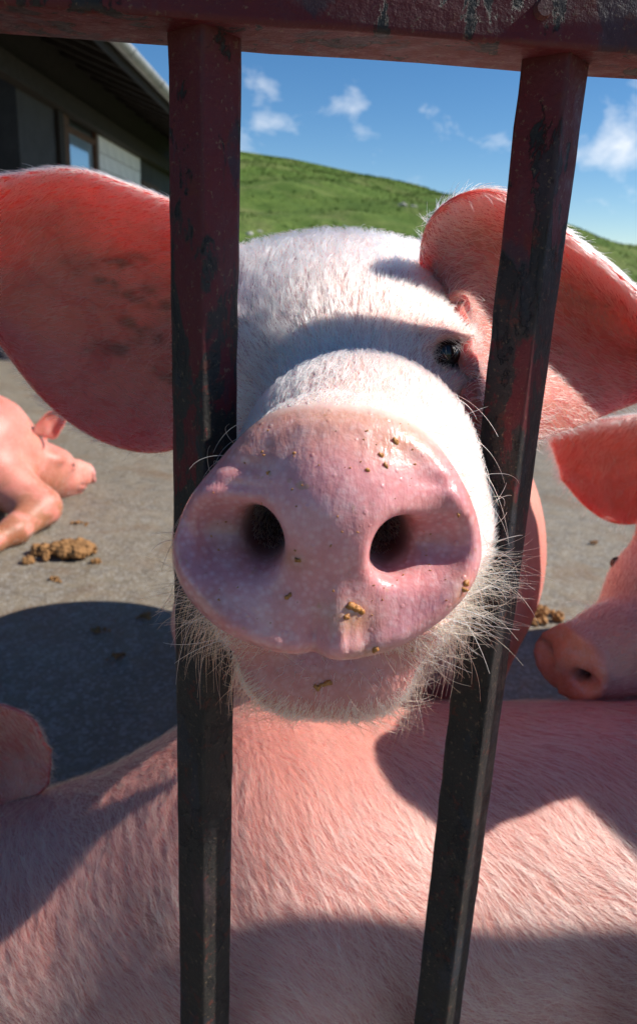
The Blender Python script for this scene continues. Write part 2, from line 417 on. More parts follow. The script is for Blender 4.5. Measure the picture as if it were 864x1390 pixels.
def head_sdf(p):
    d = cone(p, (0.004, 0.030, 0.005), (0.015, 0.080, 0.003), 0.0480, 0.0560)                    # muzzle
    d = smin(d, cone(p, (0.015, 0.080, 0.003), (0.012, 0.150, -0.012), 0.0560, 0.0560), 0.02)
    for s in (-1, 1):
        m_ = 0.018
        d = smin(d, cone(p, (0.004 + 0.028 * s, 0.040, -0.030), (m_ + 0.030 * s, 0.13, -0.040), 0.0350, 0.046), 0.03)   # upper lips
        d = smin(d, cone(p, (m_ + 0.030 * s, 0.13, -0.040), (m_ + 0.036 * s, 0.20, -0.045), 0.046, 0.052), 0.03)
        d = smin(d, cone(p, (0.004 + 0.033 * s, 0.058, -0.064), (m_ + 0.030 * s, 0.15, -0.078), 0.0275, 0.038), 0.018)   # lip corners
    jaw = smin(cone(p, (-0.012, 0.056, -0.090), (0.008, 0.22, -0.10), 0.030, 0.066), cone(p, (0.020, 0.056, -0.090), (0.020, 0.22, -0.10), 0.030, 0.066), 0.02)
    d = smin(d, jaw, 0.008)
    d = smin(d, ell(p, (0.008, 0.240, 0.021), (0.104, 0.128, 0.097)), 0.026)                     # forehead
    d = smin(d, ell(p, (0.002, 0.300, 0.083), (0.118, 0.080, 0.043)), 0.03)                      # crown
    for s in (-1, 1):
        d = smin(d, ell(p, (0.014 + 0.045 * s, 0.24, -0.050), (0.058, 0.12, 0.080)), 0.04)       # jowl
    for e in EYES:
        sg = 1.0 if e[0] > 0.01 else -1.0
        d = smin(d, ell(p, e + (0.0, 0.012, 0.0120), (0.015, 0.016, 0.0035)), 0.018)             # brow
        d = smin(d, ell(p, e + (0.002 * sg, 0.007, -0.013), (0.016, 0.016, 0.0055)), 0.014)      # lower lid
        d = smax(d, -ell(p, e + (0.001 * sg, -0.003, 0.0), (0.0092, 0.016, 0.0072)), 0.009)      # eye opening
    near = (p[..., 1] < 0.075) & (np.abs(p[..., 0]) < 0.09) & (p[..., 2] > -0.10) & (p[..., 2] < 0.10)
    if near.any():
        pp = p[near]; a, q, w = disc_coords(pp)
        th = np.arctan2(q, a); ro = np.hypot(a, q); R = np.interp(th, _tt, _tab); rel = np.clip(ro / R, 0, 1.2)
        s2 = ro - R
        hgt = disc_height(a, q, np.minimum(rel, 1))
        dd = smax(smax(s2, w - hgt, 0.010), -w - 0.015, 0.012)
        dn = smin(d[near], dd, 0.012)
        for s in (-1, 1):                                                                       # nostrils
            c0 = np.array((0.0262 * s - 0.0008, -0.003)); dep = np.clip(-w, -0.01, 0.05)
            aa = (a - c0[0] + 0.15 * s * dep) / 0.0088; qq = (q - c0[1] - 0.25 * dep) / 0.0122
            tt = 0.35 * s; a2, q2 = aa * math.cos(tt) - qq * math.sin(tt), aa * math.sin(tt) + qq * math.cos(tt)
            hole = (np.hypot(a2, q2) - 1) * 0.0098
            hole = np.maximum(hole, -w - 0.045)
            dn = smax(dn, -hole, 0.006)
            sl = ell(np.stack([a, q, w], -1), (0.038 * s, -0.004, 0.004), (0.015, 0.0080, 0.010))
            dn = smax(dn, -sl, 0.014)
        # mouth crease under the disc
        d[near] = dn
    mo = np.maximum(np.abs(p[..., 2] + 0.0670 - 0.30 * np.abs(p[..., 0])) - 0.0020, p[..., 1] - 0.085)
    d = smax(d, -mo, 0.006)
    return d

LIP = np.array((0.66, 0.29, 0.26)); SKIN = np.array((0.68, 0.34, 0.27)); NOSE = np.array((0.78, 0.355, 0.355)); EYELID = np.array((0.52, 0.22, 0.21))
def ramp01(x, a, b): return np.clip((x - a) / (b - a), 0, 1)
def head_paint(L, pale_k=1.0):
    """anatomical skin colours in the head frame, plus nostrils darkened with depth"""
    a, q, w = disc_coords(L)
    th = np.arctan2(q, a); rel = np.hypot(a, q) / np.interp(th, _tt, _tab)
    nose = (1 - ramp01(rel, 0.99, 1.07)) * ramp01(w, -0.013, -0.006) * (L[:, 1] < 0.08)
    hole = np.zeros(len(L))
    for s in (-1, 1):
        hole = np.maximum(hole, G(a, q, 0.028 * s, -0.004, 0.011, 0.012) * ramp01(-w, -0.001, 0.012))  # darker with depth into the nostrils
    lip = np.clip(1.6 * G(L[:, 0], L[:, 2], 0.004, -0.083, 0.036, 0.012), 0, 1) * (L[:, 1] < 0.09)
    C = np.tile(SKIN, (len(L), 1))
    pale = ramp01(L[:, 2], -0.07, 0.0)
    C = C + (np.array((0.84, 0.63, 0.55)) - C) * (pale * pale_k)[:, None]
    C = C + (LIP - C) * np.clip(lip * 1.2, 0, 1)[:, None]
    ey = np.zeros(len(L))
    for e in EYES: ey = np.maximum(ey, np.exp(-0.5 * (((L - e) / (0.017, 0.024, 0.013)) ** 2).sum(1)))
    C = C + (EYELID - C) * (ey * 0.8)[:, None]
    nc = np.tile(NOSE, (len(L), 1))
    top = ramp01(q, 0.028, 0.048)
    nc = nc + (np.array((0.66, 0.40, 0.24)) - nc) * (top * 0.6)[:, None]
    side = ramp01(np.abs(a), 0.035, 0.06)
    nc = nc + (np.array((0.64, 0.25, 0.265)) - nc) * (side * 0.4)[:, None]
    for (pa, pq, sa, sq, am) in ((0.0105, -0.033, 0.007, 0.005, 0.75), (0.020, -0.049, 0.006, 0.004, 0.6), (0.026, 0.036, 0.010, 0.006, 0.45), (-0.014, -0.010, 0.004, 0.003, 0.5), (-0.03, 0.03, 0.012, 0.005, 0.3), (0.056, -0.022, 0.004, 0.006, 0.6), (-0.045, -0.030, 0.008, 0.004, 0.3)):
        nc = nc + (np.array((0.52, 0.25, 0.09)) - nc) * (am * G(a, q, pa, pq, sa, sq))[:, None]
    C = C + (nc - C) * nose[:, None]
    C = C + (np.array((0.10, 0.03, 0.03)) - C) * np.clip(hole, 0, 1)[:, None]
    wet = np.clip(nose + lip * 0.7, 0, 1)
    return C, wet, nose

# ---- ears: cubic sheets through 4 x 4 points
def lag(n):
    t = np.linspace(0, 1, n); k = [0, 1 / 3, 2 / 3, 1]
    return np.stack([np.prod([(t - k[j]) / (k[i] - k[j]) for j in range(4) if j != i], 0) for i in range(4)], 1)
def ear_sheet(grid, nu=60, nv=54, t0=0.0075, t1=0.0030, round_tip=True, ripple=0.002):
    g = np.array(grid, float)                                   # [v][u] -> xyz
    S = np.einsum('ua,vb,bac->uvc', lag(nu), lag(nv), g)
    u = np.linspace(0, 1, nu)[:, None]; v = np.linspace(0, 1, nv)[None]
    du = np.gradient(S, axis=0); dv = np.gradient(S, axis=1)
    N = np.cross(du, dv); N /= np.linalg.norm(N, axis=-1, keepdims=True) + 1e-12
    rp = ripple * (np.sin(11 * v + 4 * u) * 0.6 + np.sin(23 * v - 7 * u + 1) * 0.3 + np.sin(17 * u + 5 * v) * .4) * np.ones_like(u)
    S = S + N * rp[..., None]
    ed = np.minimum(np.minimum(v, 1 - v) * 6, (1 - u) * 6)
    th = t1 + (t0 - t1) * np.clip(ed, 0, 1) * (1 - 0.35 * u)
    A = S + N * th[..., None] / 2; Bk = S - N * th[..., None] / 2
    V = np.concatenate([A.reshape(-1, 3), Bk.reshape(-1, 3)]); n = nu * nv
    I = np.arange(n).reshape(nu, nv)
    f1 = np.stack([I[:-1, :-1], I[1:, :-1], I[1:, 1:], I[:-1, 1:]], -1).reshape(-1, 4)
    f2 = f1[:, ::-1] + n
    rim = np.r_[I[:, 0], I[-1, 1:], I[-2::-1, -1], I[0, -2:0:-1]]; r2 = np.roll(rim, -1)
    f3 = np.stack([r2, rim, rim + n, r2 + n], -1)
    uv = np.stack([np.broadcast_to(u, (nu, nv)), np.broadcast_to(v, (nu, nv))], -1).reshape(-1, 2)
    return V, np.concatenate([f1, f2, f3]), np.concatenate([uv, uv])

EARC = np.array((0.58, 0.235, 0.185))
def ear_paint(V, uv, dirt=0.0):
    C = np.tile(EARC, (len(V), 1))
    edge = np.minimum(uv[:, 1], 1 - uv[:, 1])
    C = C * (0.92 + 0.08 * ramp01(edge, 0, 0.2))[:, None]
    if dirt:
        sd = np.random.default_rng(5); cen = []
        for (u0_, v0_, u1_, v1_) in ((0.25, 0.62, 0.50, 0.52), (0.30, 0.45, 0.55, 0.40), (0.40, 0.30, 0.62, 0.36), (0.22, 0.75, 0.34, 0.70), (0.45, 0.62, 0.60, 0.66)):
            for k_ in range(26):
                t_ = sd.random(); cen.append((u0_ + (u1_ - u0_) * t_ + sd.normal() * 0.02, v0_ + (v1_ - v0_) * t_ + sd.normal() * 0.018, 0.004 + 0.010 * sd.random() ** 2))
        dk = sum(np.exp(-0.5 * (((uv - (a, b)) / (r_ * 1.5, r_)) ** 2).sum(1)) * sd.uniform(0.3, 1) for a, b, r_ in cen)
        C = C + (np.array((0.16, 0.07, 0.04)) - C) * (np.clip(dk, 0, 1) * dirt)[:, None]
    return C

class PigMesh:
    """collects the pieces of one pig into one mesh with colour and wetness attributes"""
    def __init__(s): s.V, s.F, s.C, s.W, s.M = [], [], [], [], []; s.n = 0
    def add(s, V, Fq, C, W, mat):
        s.V.append(V); s.F.append(Fq + s.n); s.C.append(C); s.W.append(W); s.M.append(np.full(len(Fq), mat)); s.n += len(V)
    def build(s, name, parent=None):
        V = np.concatenate(s.V); Fq = np.concatenate(s.F)
        o = mesh_obj(name, V, Fq, [MAT_SKIN, MAT_EAR], parent)
        me = o.data
        me.polygons.foreach_set('material_index', np.concatenate(s.M).astype(np.int32))
        C = np.concatenate(s.C); at = me.attributes.new('Col', 'FLOAT_COLOR', 'POINT')
        at.data.foreach_set('color', np.c_[C, np.ones(len(C))].astype(np.float32).ravel())
        at = me.attributes.new('wet', 'FLOAT', 'POINT'); at.data.foreach_set('value', np.concatenate(s.W).astype(np.float32))
        return o

# ------------------------------------------------------------------ hair
def face_data(V, Q):
    T = np.concatenate([Q[:, [0, 1, 2]], Q[:, [0, 2, 3]]])
    a, b, c = V[T[:, 0]], V[T[:, 1]], V[T[:, 2]]
    n = np.cross(b - a, c - a); ar = np.linalg.norm(n, axis=1) * 0.5
    return T, ar, n / (2 * ar[:, None] + 1e-15)
def vertex_normals(V, Q):
    n = np.cross(V[Q[:, 2]] - V[Q[:, 0]], V[Q[:, 3]] - V[Q[:, 1]])
    N = np.zeros_like(V)
    for k in range(4): np.add.at(N, Q[:, k], n)
    return N / (np.linalg.norm(N, axis=1, keepdims=True) + 1e-12)
def sample_surface(V, Q, count, weight=None):
    T, ar, _ = face_data(V, Q); N = vertex_normals(V, Q)
    w = ar * (weight(V[T].mean(1)) if weight is not None else 1.0)
    if w.sum() <= 0: return np.zeros((0, 3)), np.zeros((0, 3))
    k = rng.choice(len(T), count, p=w / w.sum())
    r1, r2 = np.sqrt(rng.random(count)), rng.random(count)
    bc = np.stack([1 - r1, r1 * (1 - r2), r1 * r2], 1)
    p = (V[T[k]] * bc[..., None]).sum(1); n = (N[T[k]] * bc[..., None]).sum(1)
    return p, n / (np.linalg.norm(n, axis=1, keepdims=True) + 1e-12)
def unit(v): return v / (np.linalg.norm(v, axis=-1, keepdims=True) + 1e-12)
def lump(p, s, seed):
    r = np.random.default_rng(seed); out = np.zeros(len(p))
    for i in range(6):
        k = r.normal(size=3) * s; out += np.sin(p @ k + r.random() * 6.28)
    return out / 2.5
def hair_strands(p, n, flow, length, lift, jitter=0.25, droop=0.15, npt=5, clump=0.0):
    """strands that leave p, lean along flow on the surface and settle back to it"""
    f = flow - n * (flow * n).sum(1, keepdims=True)
    f = unit(f + rng.normal(size=p.shape) * jitter); f = unit(f - n * (f * n).sum(1, keepdims=True))
    lift = np.broadcast_to(lift, (len(p),)) * (0.6 + 0.8 * rng.random(len(p)))
    d0 = unit(f + n * lift[:, None])
    L = (np.broadcast_to(length, (len(p),)) * (0.55 + 0.7 * rng.random(len(p))))[:, None]
    side = np.cross(n, f) * (rng.normal(size=(len(p), 1)) * 0.16)
    t = np.linspace(0, 1, npt)[None, :, None]
    pts = p[:, None] - n[:, None] * 0.0006 + d0[:, None] * (L[:, None] * t) + (side * L)[:, None] * t ** 2
    pts = pts - (n * np.minimum(lift, 1.0)[:, None] * 0.35 * L)[:, None] * t ** 2
    pts[..., 2] -= (droop * L) * (t[0, :, 0] ** 2)[None]
    if clump and len(p):
        key = np.floor(p / clump + rng.normal(size=p.shape) * 0.18).astype(np.int64)
        _, inv = np.unique(key @ np.array((73856093, 19349663, 83492791)), return_inverse=True)
        cnt = np.bincount(inv)
        tipm = np.stack([np.bincount(inv, pts[:, -1, k]) / cnt for k in range(3)], 1)[inv]
        pts = pts + (tipm - pts[:, -1])[:, None] * (0.62 * t ** 1.3)
    return pts
def hair_obj(name, strands, mat, parent, r=0.00011, tip=0.25):
    pts = np.concatenate([s.reshape(-1, 3) for s in strands]).astype(np.float32)
    sizes = np.concatenate([np.full(s.shape[0], s.shape[1]) for s in strands])
    rad = np.concatenate([(np.linspace(1, tip, s.shape[1])[None] * (r * (0.7 + 0.6 * rng.random((s.shape[0], 1))))).ravel() for s in strands]).astype(np.float32)
    cu = bpy.data.hair_curves.new(name); cu.add_curves(sizes.astype(int).tolist())
    cu.attributes['position'].data.foreach_set('vector', pts.ravel()) if 'position' in cu.attributes else None
    ra = cu.attributes.get('radius') or cu.attributes.new('radius', 'FLOAT', 'POINT')
    ra.data.foreach_set('value', rad)
    cu.materials.append(mat)
    o = bpy.data.objects.new(name, cu); link(o, parent); o['kind'] = 'stuff'
    return o

# ================================================================== SETTING
def grid_mesh(xs, ys, zf):
    X, Y = np.meshgrid(xs, ys, indexing='ij'); Z = zf(X, Y)
    V = np.stack([X, Y, Z], -1).reshape(-1, 3); I = np.arange(len(V)).reshape(X.shape)
    Q = np.stack([I[:-1, :-1], I[1:, :-1], I[1:, 1:], I[:-1, 1:]], -1).reshape(-1, 4)
    return V, Q

def sstep(x, a, b):
    t = np.clip((x - a) / (b - a), 0, 1); return t * t * (3 - 2 * t)
RIDGE_Y = 95.0
_sk = [(-260, 120), (100, 168), (325, 205), (400, 216), (500, 238), (640, 272), (780, 318), (864, 347), (1000, 383), (1300, 430)]
_rp = np.array([P(x, y, RIDGE_Y) for x, y in _sk])
def ridge(x): return np.interp(x, _rp[:, 0], _rp[:, 2])
def fold(x, y):
    return 0.35 * np.sin(x * 0.21 + y * 0.13) + 0.25 * np.sin(x * 0.47 - y * 0.31 + 1.3) + 0.12 * np.sin(x * 1.1 + y * 0.9)
def hill_z(x, y):
    k = x * (RIDGE_Y / np.maximum(y, 8.0)) ** 0.5
    up_ = np.clip((y - 13) / (RIDGE_Y - 13), 0, 1)
    prof = up_ ** 1.12
    z = ridge(k) * prof + fold(x, y) * sstep(y, 16, 40) * (1 - 0.6 * sstep(y, 80, 95))
    z = np.where(y > RIDGE_Y, ridge(x) - (y - RIDGE_Y) * 0.10, z)
    return z + 0.02
V, Q = grid_mesh(np.array([-3000, -800, -300, -150, -60, -20, -8, 0, 8, 20, 60, 150, 300, 800, 3000.0]), np.array([-3000, -500, -100, -20, -4, 0, 4, 10, 30, 100, 500, 3000.0]), lambda x, y: 0 * x - 0.012)
tag(mesh_obj('ground', V, Q, MAT_GRASS), kind='structure')
V, Q = grid_mesh(np.linspace(-110, 130, 200), np.r_[np.linspace(13, 100, 160), np.linspace(102, 260, 20)], hill_z)
hill = tag(mesh_obj('hill', V, Q, MAT_GRASS), kind='structure')
V, Q = grid_mesh(np.linspace(-14, 14, 60), np.linspace(-9.0, 14, 70), lambda x, y: 0.004 * np.sin(x * 2.1) * np.sin(y * 1.7))
tag(mesh_obj('yard', V, Q, MAT_YARD), kind='structure')

# tufts of grass over the near face of the hill
def tufts():
    n = 60000
    x = rng.uniform(-45, 85, n); y = 14 + 80 * rng.random(n) ** 0.8
    keep = lump(np.c_[x, y, 0 * x], 0.25, 3) > -0.9; x, y = x[keep], y[keep]; n = len(x)
    z = hill_z(x, y); s = rng.uniform(0.04, 0.10, n) * (0.6 + y / 90)
    Vs, Fs = [], []
    base = np.c_[x, y, z - 0.02]
    for k in range(3):
        a = rng.random(n) * 6.28; lean = rng.normal(size=(n, 2)) * 0.5
        w = np.c_[np.cos(a), np.sin(a), 0 * a] * (s * 0.55)[:, None]
        tip = base + np.c_[lean * s[:, None], s * rng.uniform(0.7, 1.3, n)]
        Vs += [base - w, base + w, tip]
    V = np.stack(Vs, 1).reshape(-1, 3)
    Fq = np.arange(len(V)).reshape(-1, 3)
    o = mesh_obj('grass', V, Fq, MAT_GRASS, None, False)
    tag(o, 'short green pasture grass covering the hillside', 'grass', kind='stuff')
tufts()

def rock(loc, s, seed):
    r = np.random.default_rng(seed)
    bm = bmesh.new(); bmesh.ops.create_icosphere(bm, subdivisions=2, radius=1.0)
    ks = r.normal(size=(4, 3)) * 2.2
    for v in bm.verts:
        k = 1 + 0.18 * sum(math.sin(float(np.dot(q, v.co)) + i) for i, q in enumerate(ks))
        v.co = Vector((v.co.x * k * s * 1.3, v.co.y * k * s, v.co.z * k * s * 0.6))
    o = bm_obj('rock', bm, MAT_ROCK); o.location = loc; o.rotation_euler[2] = r.random() * 6
    tag(o, 'pale limestone rock lying in the grass of the hillside', 'rock', 'rocks on the hillside')
for i, (px, py, s) in enumerate([(338, 320, .20), (352, 316, .14), (346, 327, .2), (545, 279, .20), (560, 281, .15)]):
    for Y in np.linspace(14, 90, 300):                       # walk along the line of sight until it meets the slope
        q = P(px, py, Y)
        if q[2] < hill_z(np.array(q[0]), np.array(Y)): break
    q[2] = float(hill_z(np.array(q[0]), np.array(q[1])))
    rock(q, s * q[1] / 40, i)

# ------------------------------------------------------------------ barn
MAT_BLOCK = simple('whitewashed_block', (0.78, 0.78, 0.74), 0.9, 0.10, 5, 0.5, 0.006)
MAT_MORTAR = simple('mortar', (0.34, 0.33, 0.30), 0.95, 0.2, 20, 0.5, 0.004)
MAT_DARKWOOD = simple('weathered_timber', (0.020, 0.015, 0.012), 0.85, 0.4, 12, 0.6, 0.004)
MAT_BROWNWOOD = simple('brown_timber', (0.10, 0.05, 0.028), 0.8, 0.35, 12, 0.6, 0.004)
MAT_ZINC = simple('zinc_gutter', (0.30, 0.31, 0.31), 0.5, 0.2, 6, 0.2, 0.002, metallic=0.3)
MAT_TILE = simple('roof_tile', (0.17, 0.125, 0.095), 0.85, 0.35, 9, 0.6, 0.006)
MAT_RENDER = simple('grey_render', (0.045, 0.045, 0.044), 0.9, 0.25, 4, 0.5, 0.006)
_t = NT('interior_shade'); _b = _t.node('ShaderNodeBsdfPrincipled', Roughness=0.9); _b.inputs['Base Color'].default_value = (0.012, 0.011, 0.010, 1)
MAT_INSHADE = _t.finish(_b.outputs[0])
_t = NT('sky_reflection_glass'); _b = _t.node('ShaderNodeBsdfPrincipled', Roughness=0.06); _b.inputs['Base Color'].default_value = (0.40, 0.55, 0.66, 1)  # sky reflection of the lower pane put into its blue colour
_b.inputs['Specular IOR Level'].default_value = 1.0; _b.inputs['Metallic'].default_value = 0.55
MAT_SKYGLASS = _t.finish(_b.outputs[0])
_t = NT('dark_glass'); _b = _t.node('ShaderNodeBsdfPrincipled', Roughness=0.35); _b.inputs['Base Color'].default_value = (0.035, 0.040, 0.042, 1)  # darker glass for the upper pane
MAT_DGLASS = _t.finish(_b.outputs[0])

WX = -3.05                                                    # plane of the long wall
def wall_at(px, py):                                          # where a line of sight meets that plane
    d = fwd * F + right * (px - CX) - up * (py - CY)
    return CAM + d * (WX / d[0])
barn = empty('barn', (WX, 7, 0))
tag(barn, 'low farm barn with white block wall, dark eaves and grey gutter', 'barn')
top = 2.74
y_door0, y_door1 = wall_at(-60, 200)[1], wall_at(27, 200)[1]
y_pan1 = wall_at(76, 200)[1]; y_win0 = wall_at(93, 200)[1]; y_win1 = wall_at(135, 200)[1]; y_end = wall_at(190, 200)[1]
TH = 0.22
def wall_piece(name, y0, y1, z0, z1, mat, d=0.0): return box(name, (WX - TH, y0, z0), (WX + d, y1, z1), mat, barn, 0.006)
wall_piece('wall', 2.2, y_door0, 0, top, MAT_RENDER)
box('doorway_shade', (WX - 1.6, y_door0 - 0.02, 0.0), (WX - 1.5, y_door1 + 0.02, top), MAT_INSHADE, barn)  # near-black sheet standing in for the shade inside the door opening
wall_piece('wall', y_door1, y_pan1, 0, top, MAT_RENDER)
box('post', (WX - 0.10, y_pan1, 0), (WX + 0.05, y_pan1 + 0.16, top), MAT_DARKWOOD, barn, 0.006)
box('post', (WX - 0.10, y_pan1 + 0.18, 0), (WX + 0.02, y_win0, top), MAT_BROWNWOOD, barn, 0.006)
wall_piece('wall', y_win0, y_win1, 0, 1.02, MAT_BLOCK)
zt = min(top - 0.05, wall_at(112, 128)[2]); zm = wall_at(112, 182)[2]
win = box('window', (WX - 0.12, y_win0, 1.02), (WX - 0.10, y_win1, top), MAT_DARKWOOD, barn)
for (a, b, c, d_) in ((y_win0, y_win0 + .05, 1.02, zt), (y_win1 - .05, y_win1, 1.02, zt), (y_win0 + .05, y_win1 - .05, 1.02, 1.08), (y_win0 + .05, y_win1 - .05, zt - .05, zt), (y_win0 + .05, y_win1 - .05, zm - .03, zm + .03)):
    box('frame', (WX - 0.098, a, c), (WX - 0.03, b, d_), MAT_BROWNWOOD, win, 0.004)
box('pane', (WX - 0.085, y_win0 + .051, 1.081), (WX - 0.075, y_win1 - .051, zm - .031), MAT_SKYGLASS, win)
box('pane', (WX - 0.085, y_win0 + .051, zm + .031), (WX - 0.075, y_win1 - .051, zt - .051), MAT_DGLASS, win)
box('lintel', (WX - 0.15, y_win0 - 0.1, zt + 0.003), (WX + 0.012, y_win1 + 0.12, top), MAT_DARKWOOD, barn, 0.005)
# block wall: real blocks in front of a recessed mortar bed
wall_piece('mortar_bed', y_win1 + .001, y_end, 0, top - .002, MAT_MORTAR, -0.012)
me_cache = {}
row, zz0 = 0, 0.0
while zz0 < top - 0.02:
    z1 = min(zz0 + 0.20, top); yy = y_win1 - (0.2 if row % 2 else 0.0)
    while yy < y_end - 0.01:
        a, b = max(yy, y_win1), min(yy + 0.40, y_end); yy += 0.40
        if b - a < 0.05: continue
        key = (round(b - a, 3), round(z1 - zz0, 3))
        if key not in me_cache:
            bm = box_bm(Vector((0.03, b - a - 0.012, z1 - zz0 - 0.012)), 0.005); me = bpy.data.meshes.new('block'); bm.to_mesh(me); bm.free(); me.materials.append(MAT_BLOCK); me_cache[key] = me
        o = bpy.data.objects.new('block', me_cache[key]); link(o, barn)
        o.location = (WX - 0.016 + random.uniform(-.002, .002), (a + b) / 2, (zz0 + z1) / 2)
    zz0 += 0.20; row += 1
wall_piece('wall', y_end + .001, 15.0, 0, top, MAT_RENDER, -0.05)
box('shutter', (WX - 0.048, y_end + 0.15, 0.2), (WX + 0.0, y_end + 1.3, 2.3), MAT_BROWNWOOD, barn, 0.006)
box('wall', (WX - 6.0, 2.2, 0), (WX - 5.8, 15.0, top), MAT_RENDER, barn)
box('wall', (WX - 5.8, 2.2, 0), (WX - TH - .002, 2.4, top), MAT_RENDER, barn)
box('wall', (WX - 5.8, 14.8, 0), (WX - TH - .002, 15.0, top), MAT_RENDER, barn)
# roof with rafters, eave board, tiles and gutter
g1 = P(228, 150, 10.2); g0 = P(165, 56, 7.0)
EX, EZ = -2.02, (g1[2] + g0[2]) / 2 - 0.02
pitch = math.radians(20)
def roof_pt(dx, y, dz): return (EX - dx * math.cos(pitch) - dz * math.sin(pitch) * -0, y, EZ + 0.06 + dx * math.sin(pitch) + dz)
def slab(name, y0, y1, d0, d1, t0, t1, mat, parent):
    V = [roof_pt(d, y, t) for y in (y0, y1) for d, t in ((d0, t0), (d1, t0), (d1, t1), (d0, t1))]
    Fs = [(0, 1, 2, 3), (7, 6, 5, 4), (0, 4, 5, 1), (1, 5, 6, 2), (2, 6, 7, 3), (3, 7, 4, 0)]
    return mesh_obj(name, V, Fs, mat, parent, False)
roof = slab('roof', 2.0, 15.2, 0.02, 4.2, 0.00, 0.03, MAT_DARKWOOD, barn)
y = 2.3
while y < 15.1:
    slab('rafter', y, y + 0.07, 0.06, 1.5, -0.12, -0.002, MAT_DARKWOOD, roof); y += 0.55
slab('eave_board', 2.0, 15.2, -0.01, 0.016, -0.15, 0.03, MAT_DARKWOOD, roof)
# soffit beam along the wall top
box('wall_plate', (WX - 0.2, 2.2, top + 0.003), (WX - 0.02, 15.0, EZ + 0.40), MAT_DARKWOOD, barn, 0.006)
box('wall_plate', (WX + 0.001, 2.2, top - 0.14), (WX + 0.14, 15.0, top + 0.05), MAT_DARKWOOD, barn, 0.006)
tm = None; y = 2.0
for row_ in range(3):
    y = 2.0
    while y < 15.1:
        if tm is None:
            bm = bmesh.new(); n = 7
            ring = [(math.cos(math.pi * i / n) * 0.10, math.sin(math.pi * i / n) * 0.055) for i in range(n + 1)]
            vs = []
            for dx in (-0.02, 0.42):
                for sc_ in (1.0, 0.82): vs.append([bm.verts.new((-dx * math.cos(pitch), a * sc_, dx * math.sin(pitch) + b * sc_ + (0.02 if dx < 0 else 0.0))) for a, b in ring])
            for i in range(n):
                bm.faces.new((vs[0][i], vs[0][i + 1], vs[2][i + 1], vs[2][i])); bm.faces.new((vs[1][i + 1], vs[1][i], vs[3][i], vs[3][i + 1]))
                bm.faces.new((vs[0][i + 1], vs[0][i], vs[1][i], vs[1][i + 1])); bm.faces.new((vs[2][i], vs[2][i + 1], vs[3][i + 1], vs[3][i]))
            tm = bpy.data.meshes.new('tile'); bm.to_mesh(tm); bm.free(); tm.materials.append(MAT_TILE)
        o = bpy.data.objects.new('tile', tm); link(o, roof)
        o.location = (EX - row_ * 0.38 * math.cos(pitch), y + 0.1, EZ + 0.092 + row_ * 0.38 * math.sin(pitch) + random.uniform(0, .006)); y += 0.21
# gutter: half-round trough with joints
def gutter():
    bm = bmesh.new(); n = 8; R = 0.075; prev = None
    for y in np.arange(2.0, 15.21, 0.6):
        cur = [bm.verts.new((EX + 0.085 + math.cos(math.pi + math.pi * i / n) * R * s, y, EZ + 0.05 + math.sin(math.pi + math.pi * i / n) * R * s)) for s in (1, 0.94) for i in range(n + 1)]
        if prev:
            for i in range(n):
                bm.faces.new((prev[i], cur[i], cur[i + 1], prev[i + 1])); k = n + 1
                bm.faces.new((prev[k + i + 1], cur[k + i + 1], cur[k + i], prev[k + i]))
            bm.faces.new((prev[0], prev[n + 1], cur[n + 1], cur[0])); bm.faces.new((prev[n], cur[n], cur[2 * n + 1], prev[2 * n + 1]))
        prev = cur
    g = bm_obj('gutter', bm, MAT_ZINC, barn, True)
    for y in np.arange(2.6, 15, 1.2):
        bm = bmesh.new(); rings = []
        for yy in (y, y + 0.05): rings.append([bm.verts.new((EX + 0.085 + math.cos(math.pi + math.pi * i / n) * R * 1.08, yy, EZ + 0.05 + math.sin(math.pi + math.pi * i / n) * R * 1.08)) for i in range(n + 1)])
        for i in range(n): bm.faces.new((rings[0][i], rings[1][i], rings[1][i + 1], rings[0][i + 1]))
        bm_obj('bracket', bm, MAT_ZINC, g, True)
gutter()

# ================================================================== GATE
GYAW = math.radians(5.7)
gdir = np.array([math.cos(GYAW), math.sin(GYAW), 0])
b1 = P(278, 700, 0.375); b1[2] = 0
RAILZ = P(432, 76, 0.40)[2]
gate = empty('gate', (b1[0], b1[1], 0))
tag(gate, 'barred metal gate with chipped dark red paint and square upright bars', 'gate')
def gate_m(s, z): return Matrix.Translation(Vector(b1 + gdir * s) + Vector((0, 0, z))) @ Matrix.Rotation(GYAW, 4, 'Z')
SP = 0.1675
def rail(name, z, hgt, dep, s0=-0.80, s1=1.5):
    bm = box_bm(Vector((s1 - s0, dep, hgt)), 0.003, None, 2)
    bmesh.ops.subdivide_edges(bm, edges=[e for e in bm.edges if abs((e.verts[0].co - e.verts[1].co).x) > 1], cuts=60)
    for v in bm.verts: v.co += Vector((0, random.uniform(-.0004, .0004), random.uniform(-.0005, .0005)))
    bmesh.ops.transform(bm, matrix=gate_m((s0 + s1) / 2, z + hgt / 2), verts=bm.verts)
    return bm_obj(name, bm, MAT_GATE, gate, True)
rail('rail', RAILZ, 0.06, 0.046)
rail('rail', 0.10, 0.05, 0.046)
for k in range(-4, 9):
    Lb = RAILZ - 0.149 + 0.002
    bm = box_bm(Vector((0.0245, 0.0245, Lb)), 0.0022, None, 2)
    bmesh.ops.subdivide_edges(bm, edges=[e for e in bm.edges if abs((e.verts[0].co - e.verts[1].co).z) > 0.5], cuts=70)
    for v in bm.verts: v.co += Vector((random.uniform(-.0003, .0003), random.uniform(-.0003, .0003), 0))
    bmesh.ops.transform(bm, matrix=gate_m(k * SP + (0.012 if k > 1 else 0.0), 0.149 + Lb / 2) @ Matrix.Rotation(math.pi / 4, 4, 'Z'), verts=bm.verts)
    bm_obj('bar', bm, MAT_GATE, gate, True)
